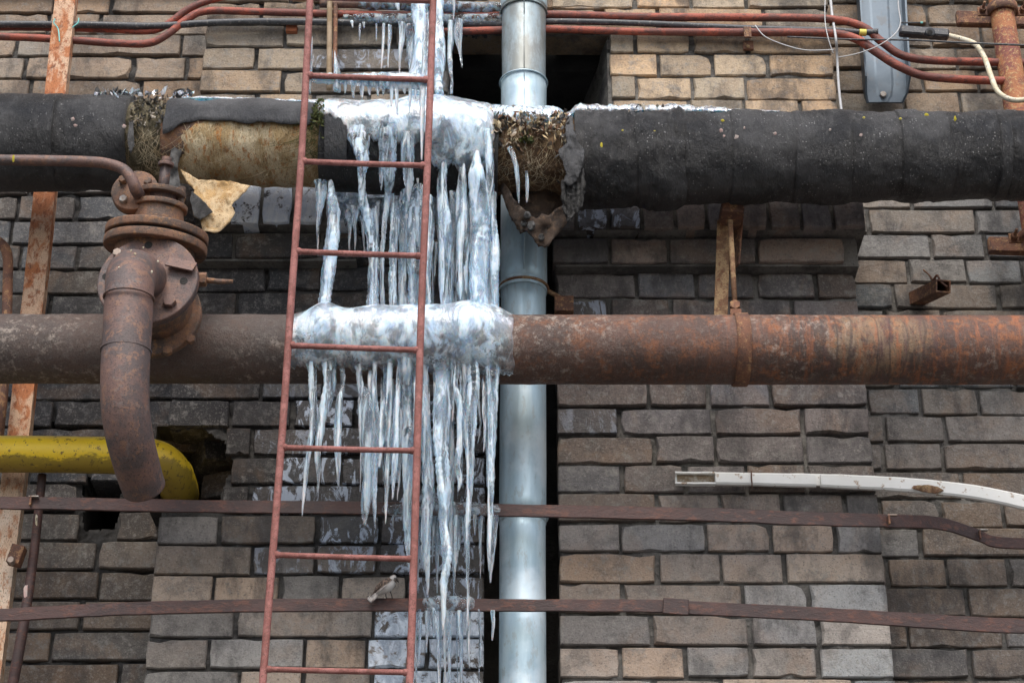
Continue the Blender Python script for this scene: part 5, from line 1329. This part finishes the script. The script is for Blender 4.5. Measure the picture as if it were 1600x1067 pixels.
LOW = [
    ([(487, 548, LP, 5), (489, 570, LP + .01, 6.5), (496, 612, LP, 5.5), (489, 660, LP, 6), (483, 700, LP, 5), (476, 760, LP, 3.2), (472, 806, LP, 0.8)], M_ICE),
    ([(514, 546, LP, 8), (514, 570, LP + .01, 8.5), (505, 605, LP, 8), (502, 660, LP, 7), (497, 705, LP, 5), (497, 740, LP, 3), (496, 768, LP, 0.8)], M_ICE),
    ([(534, 556, LP, 4), (535, 585, LP, 4.5), (531, 625, LP, 6), (528, 670, LP, 6), (528, 710, LP, 4.5), (529, 764, LP, 0.8)], M_ICE),
    ([(556, 578, LP, 3), (564, 595, LP, 5), (572, 625, LP, 8), (573, 690, LP, 8), (574, 750, LP, 7.5), (571, 795, LP, 6.5), (570, 820, LP, 2.2)], M_CLEAR),
    ([(585, 556, LP, 3), (584, 600, LP, 5), (587, 660, LP, 6.5), (583, 720, LP, 6), (584, 770, LP, 4), (586, 826, LP, 0.8)], M_ICE),
    ([(605, 560, LP, 4), (604, 610, LP, 5), (598, 650, LP, 6), (593, 700, LP, 5), (591, 730, LP, 3)], M_ICE),
    ([(628, 562, LP, 3.4), (622, 600, LP, 5), (619, 650, LP, 5.5), (617, 710, LP, 5.5), (613, 780, LP, 1)], M_ICE),
    ([(610, 630, LP - .01, 5), (606, 690, LP - .01, 6.5), (605, 750, LP - .01, 4.5), (602, 818, LP - .01, 0.8)], M_ICE),
    ([(632, 596, LP - .02, 11), (634, 640, LP - .02, 11), (637, 700, LP - .01, 9), (639, 770, LP - .01, 8.5), (639, 840, LP - .02, 6), (642, 900, LP - .03, 2)], M_CLEAR),
    ([(664, 562, LP, 4), (663, 610, LP, 5), (666, 680, LP, 8), (670, 750, LP, 11), (667, 810, LP, 9.5), (666, 860, LP, 7), (668, 895, LP, 3.5), (668, 930, LP, 0.8)], M_CLEAR),
    ([(690, 548, LP, 8.5), (690, 590, LP, 9.5), (690, 635, LP, 12), (690, 700, LP, 11), (693, 760, LP, 11), (693, 820, LP, 9), (698, 870, LP, 9), (693, 915, LP, 6), (693, 960, LP, 3), (692, 985, LP, 1)], M_ICEW),
    ([(716, 568, LP, 3), (712, 600, LP, 5), (720, 640, LP, 7), (719, 690, LP, 6.5), (714, 720, LP, 4.5), (718, 750, LP, 4), (716, 768, LP, 0.9)], M_ICE),
    ([(738, 546, LP, 8), (740, 590, LP, 9), (737, 640, LP, 8), (734, 690, LP, 6.5), (735, 740, LP, 5), (732, 800, LP, 4), (731, 870, LP, 3), (731, 925, LP, 2.4), (731, 985, LP, 0.9)], M_ICE),
    ([(724, 586, LP, 4), (724, 630, LP, 6), (727, 670, LP, 6), (730, 700, LP, 4)], M_CLEAR),
    ([(770, 546, LP, 7.5), (770, 600, LP, 8.5), (769, 660, LP, 7.5), (767, 740, LP, 6.5), (766, 800, LP, 5), (764, 850, LP, 3.4), (764, 892, LP, 0.9)], M_ICE),
    ([(782, 578, LP - .02, 2), (776, 620, LP - .02, 2.5), (773, 660, LP - .01, 2)], M_CLEAR),
    ([(650, 570, LP - .02, 4), (652, 640, LP - .02, 6), (653, 720, LP - .02, 6), (652, 790, LP - .03, 3), (652, 850, LP - .03, 1)], M_CLEAR),
    ([(706, 600, LP - .03, 4), (705, 690, LP - .03, 5), (704, 790, LP - .03, 4), (706, 880, LP - .04, 1)], M_CLEAR),
]
for i, (path, m) in enumerate(LOW):
    x_, y_, p_, r_ = path[0]
    y1_ = max(path[1][1], 604); rr_ = (r_ + path[1][3]) / 2; icicle(li, [(x_, 548, 0.405, rr_ * 1.5), (x_ + 0.2 * (path[1][0] - x_), 563, 0.440, rr_ * 1.5), (x_ + 0.6 * (path[1][0] - x_), 580, 0.448, rr_ * 1.15), (path[1][0], y1_, p_ - .004, path[1][3])] + [q for q in path[2:] if q[1] > y1_ + 12], m, 100 + i)

rr = random.Random(77)
for k in range(34):                                             # thin icicles that fill the lower curtain
    x = rr.choice([rr.uniform(560, 640), rr.uniform(640, 775), rr.uniform(640, 775)]); y0 = rr.uniform(572, 596); l = rr.uniform(50, 210); r_ = rr.uniform(1.2, 3.6); pz = LP - rr.uniform(0.0, 0.05)
    icicle(li, [(x, y0 - 14, pz - .03, r_ * .6), (x + rr.uniform(-2, 2), y0 + l * .3, pz, r_), (x + rr.uniform(-3, 3), y0 + l * .7, pz, r_ * .7), (x + rr.uniform(-3, 3), y0 + l, pz, .6)], rr.choice([M_ICE, M_CLEAR, M_ICE]), 400 + k)
for k in range(34):                                             # and the upper one
    x = rr.choice([rr.uniform(574, 676), rr.uniform(684, 776)]); y0 = rr.uniform(300, 330); r_ = rr.uniform(1.3, 4.0); pz = rr.uniform(0.38, 0.44); y1 = 486 if rr.random() < .6 else rr.uniform(390, 460)
    icicle(ui, [(x, y0, pz, r_), (x + rr.uniform(-2, 2), y0 + 50, pz, r_ * 1.1), (x + rr.uniform(-3, 3), (y0 + y1) / 2 + 20, pz, r_ * .8), (x + rr.uniform(-3, 3), y1, pz, r_ * .9 if y1 == 486 else .6)], rr.choice([M_ICE, M_CLEAR, M_ICEW]), 440 + k)

# ice on the flat bars
def bar_ice(root, x0, x1, yc, hpx, p, seed, drips):
    V = []; F = []; nx, na = 60, 16
    for i in range(nx + 1):
        t = i / nx; px = x0 + (x1 - x0) * t; e = math.sin(math.pi * min(1, max(0, t))) ** .35
        c = P(px, yc, p - 0.002)
        for j in range(na):
            a = 2 * math.pi * j / na
            hz = (hpx + 3 * nz(px * 0.07, seed)) * SC(px, yc, p) / math.cos(TH) * (0.35 + 0.65 * e)
            hy = 0.0075 + 0.004 * nz(px * .06, a, seed)
            V.append(c + Vector((0, -math.cos(a) * hy * (0.4 + .6 * e), math.sin(a) * hz * (1 + .08 * nz(px * .12, a, seed)))))
    for i in range(nx):
        for j in range(na):
            j2 = (j + 1) % na; F.append((i * na + j, i * na + j2, (i + 1) * na + j2, (i + 1) * na + j))
    F.append(tuple(range(na))[::-1]); F.append(tuple(nx * na + j for j in range(na)))
    mobj('ice_skin', V, F, M_GLAZE, root)
    for k, d_ in enumerate(drips): icicle(root, d_, M_CLEAR if k % 2 else M_ICE, seed * 10 + k, 0.8)
bi1 = thing('bar_ice', 'glassy ice frozen round the upper flat bar with short drips below', 'ice', P(690, 796, 0.30), 'ice on the flat bars')
B = 0.31
bar_ice(bi1, 596, 782, 796, 11.5, 0.30, 3, [[(715, 806, B, 5), (712, 850, B, 6), (710, 890, B, 3), (709, 930, B, 1)], [(742, 804, B, 3), (742, 822, B, 2), (742, 836, B, 0.8)], [(752, 806, B, 2.6), (751, 840, B, 2), (749, 866, B, 0.8)], [(773, 806, B, 6), (771, 840, B, 4.5), (768, 880, B, 2.6), (766, 910, B, .9)],
        [(614, 806, B, 2), (614, 824, B, .8)], [(727, 806, B, 7), (729, 840, B, 5), (731, 880, B, 3)], [(629, 804, B, 2.6), (630, 818, B, .8)]])
bi2 = thing('bar_ice', 'glassy ice frozen round the lower flat bar with thin drips over frosted bricks', 'ice', P(700, 943, 0.30), 'ice on the flat bars')
bar_ice(bi2, 660, 742, 943, 12.5, 0.30, 4, [[(655, 952, B, 2.6), (656, 985, B, 2.4), (654, 1040, B, 0.9)], [(667, 954, B, 3.2), (667, 985, B, 2.4), (666, 1020, B, 1.0)], [(681, 954, B, 4), (684, 990, B, 2.8), (685, 1030, B, 2.2), (686, 1085, B, 1.4)], [(702, 954, B, 4.4), (702, 990, B, 3), (703, 1040, B, 2.2), (703, 1090, B, 1.4)],
        [(718, 954, B, 4), (720, 990, B, 3), (721, 1030, B, 2.2), (721, 1085, B, 1.2)], [(730, 952, B, 3), (731, 985, B, .9)], [(770, 954, B, 4), (771, 975, B, 3), (769, 1000, B, 1)], [(748, 952, B, 2), (747, 970, B, .8)]])

rr = random.Random(55)
for k in range(16):
    x = rr.uniform(640, 778); l = rr.uniform(24, 125); r_ = rr.uniform(1.0, 3.4); pz = B - rr.uniform(0, .06)
    icicle(bi1, [(x, 803, pz, r_ * 1.4), (x + rr.uniform(-1, 1), 806 + l * .4, pz, r_), (x + rr.uniform(-2, 2), 806 + l, pz, .6)], rr.choice([M_CLEAR, M_ICE]), 500 + k, .8)
for k in range(16):
    x = rr.uniform(642, 752); l = rr.uniform(30, 150); r_ = rr.uniform(1.0, 3.0); pz = B - rr.uniform(0, .1)
    icicle(bi2, [(x, 950, pz, r_ * 1.4), (x + rr.uniform(-1, 1), 953 + l * .4, pz, r_), (x + rr.uniform(-2, 2), 953 + l, pz, .6)], rr.choice([M_CLEAR, M_ICE]), 520 + k, .8)
# ice round the top cables, the upper rung and down to the pipe
ti = thing('ice_curtain', 'white ice columns and small icicles hanging from the top cables behind the ladder', 'ice', P(650, 60, 0.18))
TP = 0.19
for i, (path, m) in enumerate([
    ([(655, -50, TP + .02, 14), (656, 10, TP + .02, 14), (657, 50, TP + .03, 11), (655, 85, TP + .05, 12), (654, 112, TP + .07, 14), (655, 150, TP + .16, 14)], M_ICEW),
    ([(684, -50, TP + .02, 7), (684, 30, TP + .03, 8), (686, 80, TP + .05, 8), (686, 120, TP + .08, 7), (686, 150, TP + .16, 8)], M_ICEW),
    ([(563, 38, TP, 2), (562, 52, TP, 1.6), (562, 64, TP, .8)], M_ICE), ([(550, 34, TP, 3), (551, 44, TP, .9)], M_ICEW), ([(568, 36, TP, 2.4), (569, 44, TP, .9)], M_ICEW),
    ([(600, 38, TP, 2.6), (598, 70, TP, 2.2), (596, 108, TP, .9)], M_ICE), ([(609, 40, TP, 2.6), (608, 70, TP, 2.2), (606, 106, TP, .9)], M_ICE), ([(588, 38, TP, 1.8), (588, 64, TP, .8)], M_ICE),
    ([(628, 36, TP, 5), (628, 60, TP, 4.5), (625, 90, TP, 2.8), (624, 116, TP, 1)], M_ICE), ([(622, -10, TP + .03, 4), (621, 8, TP + .03, 3.4), (623, 17, TP + .03, .9)], M_ICEW),
    ([(710, -30, TP + .02, 3), (709, 10, TP + .02, 2.4), (709, 30, TP + .02, 1)], M_ICE),
    ([(704, 34, TP, 4), (705, 60, TP, 4.6), (703, 90, TP, 4), (705, 120, TP + .02, 2.6), (705, 146, TP + .05, 2.4)], M_ICE),
    ([(717, 32, TP, 5), (716, 55, TP, 6), (719, 80, TP, 2.6), (722, 106, TP, .9)], M_CLEAR),
    ([(640, 40, TP - .02, 6), (643, 75, TP - .02, 6), (644, 112, TP, 5)], M_CLEAR),
    ([(668, 20, TP, 5), (668, 70, TP + .02, 4), (667, 120, TP + .06, 6)], M_ICE),
    ]): icicle(ti, path, m, 200 + i)
# glaze on the cables
pxtube('cable_glaze', [(536, 29, CB + .002, 6), (580, 30, CB + .004, 9), (640, 31, CB + .004, 10), (700, 32, CB + .004, 9.5), (760, 31, CB + .004, 9), (790, 30, CB + .002, 7)], M_GLAZE, ti, 16, 10, lambda L, a, p_, d_: 0.003 * noise.noise(p_ * 30))
pxtube('cable_glaze', [(560, 7, CB + .012, 8), (640, 9, CB + .012, 9), (720, 12, CB + .012, 10), (786, 12, CB + .01, 8)], M_GLAZE, ti, 16, 10, lambda L, a, p_, d_: 0.003 * noise.noise(p_ * 30))

ri = thing('rung_ice', 'white ice frozen to the second ladder rung with spikes and fringe', 'ice', P(575, 122, LDp))
V = []; F = []; nx, na = 80, 12
for i in range(nx + 1):
    t = i / nx; px = 486 + 182 * t; e = min(1, t / .04) * min(1, (1 - t) / .03)
    c = P(px, 119.5 + 5.5 * t + 3.0, LDp - 0.012)
    for j in range(na):
        a = 2 * math.pi * j / na; k = 0.6 + 0.4 * e
        hz = (10 + 2.5 * nz(px * .1, 4) + 5 * sstep(.3, .6, t)) * SC(px, 122, LDp) * k
        V.append(c + Vector((0, math.cos(a) * 0.006 * k, math.sin(a) * hz * (1 + .2 * nz(px * .15, a))))) 
for i in range(nx):
    for j in range(na):
        j2 = (j + 1) % na; F.append((i * na + j, i * na + j2, (i + 1) * na + j2, (i + 1) * na + j))
F.append(tuple(range(na))[::-1]); F.append(tuple(nx * na + j for j in range(na)))
mobj('ice_skin', V, F, M_ICEW, ri)
rr = random.Random(9)
for k, px in enumerate((540, 553, 566, 578, 590, 600, 611, 620, 632, 641, 650, 660)):
    l = rr.uniform(12, 60) if px > 590 else rr.uniform(8, 26)
    icicle(ri, [(px, 126, LDp - .012, 3.4), (px + rr.uniform(-1, 1), 130 + l * .5, LDp - .014, 2.6), (px + rr.uniform(-1.5, 1.5), 130 + l, LDp - .016, .9)], M_ICEW, 300 + k, .7)
icicle(ri, [(488, 58, LDp - .01, .6), (486, 90, LDp - .01, 2.4), (484, 124, LDp - .01, 3.4), (484, 146, LDp - .01, 2)], M_ICEW, 320, .5, name='ice_spike')
icicle(ri, [(523, 80, LDp - .01, .6), (525, 100, LDp - .01, 3.2), (527, 118, LDp - .01, 5.2), (527, 142, LDp - .01, 6)], M_ICEW, 321, .4, name='ice_spike')
icicle(ri, [(666, 20, LDp - .01, .8), (664, 60, LDp - .01, 2.4), (662, 118, LDp - .01, 4), (660, 160, LDp - .01, 4), (659, 250, LDp - .01, 1.4)], M_ICEW, 322, .4, name='ice_spike')

# ------------------------------------------------------------------ the bird
def bird():
    bp_ = 0.31
    t = thing('bird', 'small brown streaked bird with pale belly perched on the lower flat bar', 'bird', P(606, 935, bp_))
    s = NT('bird_plumage')
    a = s.attr('pale'); st_ = s.noise(1.0, 5, 0.7, s.map((260, 260, 90)))
    c = s.mix(s.ramp(st_, 0.42, 0.58), (0.035, 0.026, 0.022), (0.17, 0.115, 0.085)); c = s.mix(a, c, (0.58, 0.55, 0.52))
    m_ = s.done(c, 0.85, normal=s.bump(st_, 0.5, 0.002))
    path = [(583, 930, bp_, 2.0, 1), (588, 926, bp_, 5.6, 1), (595, 920, bp_ + .004, 9.2, 1), (603, 915, bp_ + .008, 11, 1), (609, 910.5, bp_ + .010, 9.4, 1), (612.5, 907, bp_ + .012, 7.2, 1), (615, 904, bp_ + .013, 6.8, 1), (617.5, 902.6, bp_ + .013, 5.4, 1), (619.5, 902.4, bp_ + .013, 2.2, 1)]
    q = catmull(path, 5); pts = [P(a_, b_, c_) for a_, b_, c_, r_, _ in q]; rad = [r_ * SC(600, 915, bp_) for a_, b_, c_, r_, _ in q]
    v, f = tube_data(pts, rad, 20, True)
    n = len(pts); att = []
    up = Vector((-0.45, -0.05, 0.9))
    for i, vv in enumerate(v):
        k = min(n - 1, i // 20) if i < n * 20 else (0 if i == n * 20 else n - 1)
        dd = (vv - pts[k]); e = dd.normalized().dot(up.normalized()) if dd.length > 1e-6 else 0
        hd = k / (n - 1)
        w = sstep(-0.1, -0.5, e)
        if hd > 0.66: w = 0.75 * sstep(0.9, 0.2, abs(e - 0.1)) if hd < 0.97 else 0.3
        att.append(w)
    mobj('body', v, f, m_, t, True, {'pale': att})
    dk = make_simple('bird_dark', (0.02, 0.016, 0.014), (0.03, 0.025, 0.02), 40, 0.5, 0.1)
    gy = make_simple('bird_wing', (0.05, 0.036, 0.03), (0.16, 0.115, 0.09), 160, 0.85, 0.5); pw = make_simple('bird_pale', (0.40, 0.37, 0.35), (0.22, 0.18, 0.16), 60, 0.85, 0.3)
    def wing(off, z):
        V = []; F = []
        prof = [(608, 905, 1.5), (602, 908, 6), (595, 914, 7.5), (588, 921, 6), (581, 929, 3), (577, 934, .6)]
        qq = catmull(prof, 4)
        for (a_, b_, h_) in qq:
            c_ = P(a_, b_, bp_ + off); s1 = SC(a_, b_, bp_)
            dirv = Vector((0.55, 0, 0.83))
            for (k_, o_) in ((1, 0), (0.3, z), (-0.4, z), (-1, 0), (-0.4, -z * .5), (.3, -z * .5)):
                V.append(c_ + dirv * k_ * h_ * s1 + Vector((0, -o_, 0)))
        for i in range(len(qq) - 1):
            for k in range(6):
                k2 = (k + 1) % 6; F.append((i * 6 + k, i * 6 + k2, (i + 1) * 6 + k2, (i + 1) * 6 + k))
        F.append(tuple(range(6))[::-1]); F.append(tuple((len(qq) - 1) * 6 + k for k in range(6)))
        w_ = mobj('wing', V, F, gy, t)
        for (x0, y0, x1, y1) in ((603, 914, 588, 926), (600, 917, 590, 925)):
            pxtube('wing_bar', [(x0, y0, bp_ + off + .004, .9), ((x0 + x1) / 2, (y0 + y1) / 2, bp_ + off + .0045, 1.0), (x1, y1, bp_ + off + .003, .6)], pw, w_, 6, 4)
    wing(0.018, 0.003)
    flatbar_pts = [(590, 924), (582, 928), (573, 934), (579, 941), (585, 937), (592, 929)]
    sheet('tail', flatbar_pts, lambda x, y: bp_ + 0.004, 0.004, pw, t, 3, 0.4, 2)
    hd = P(616, 903.5, bp_ + .013)
    wtube('beak', [P(619, 904, bp_ + .014), P(621.5, 907, bp_ + .016), P(623, 910, bp_ + .016)], [0.0032, 0.0022, 0.0004], dk, t, 8)
    bm = bmesh.new(); bmesh.ops.create_uvsphere(bm, u_segments=10, v_segments=8, radius=0.0017); bmesh.ops.translate(bm, vec=P(617, 903.5, bp_ + .0235), verts=bm.verts); bm_obj('eye', bm, dk, t, True)
    for (x, x2) in ((602, 603), (609, 612)):
        pxtube('leg', [(x, 921, bp_ + .004, .9), (x2, 930, bp_ - .002, .8), (x2 + 1, 934.6, bp_ - .006, .8)], dk, t, 6, 4)
bird()
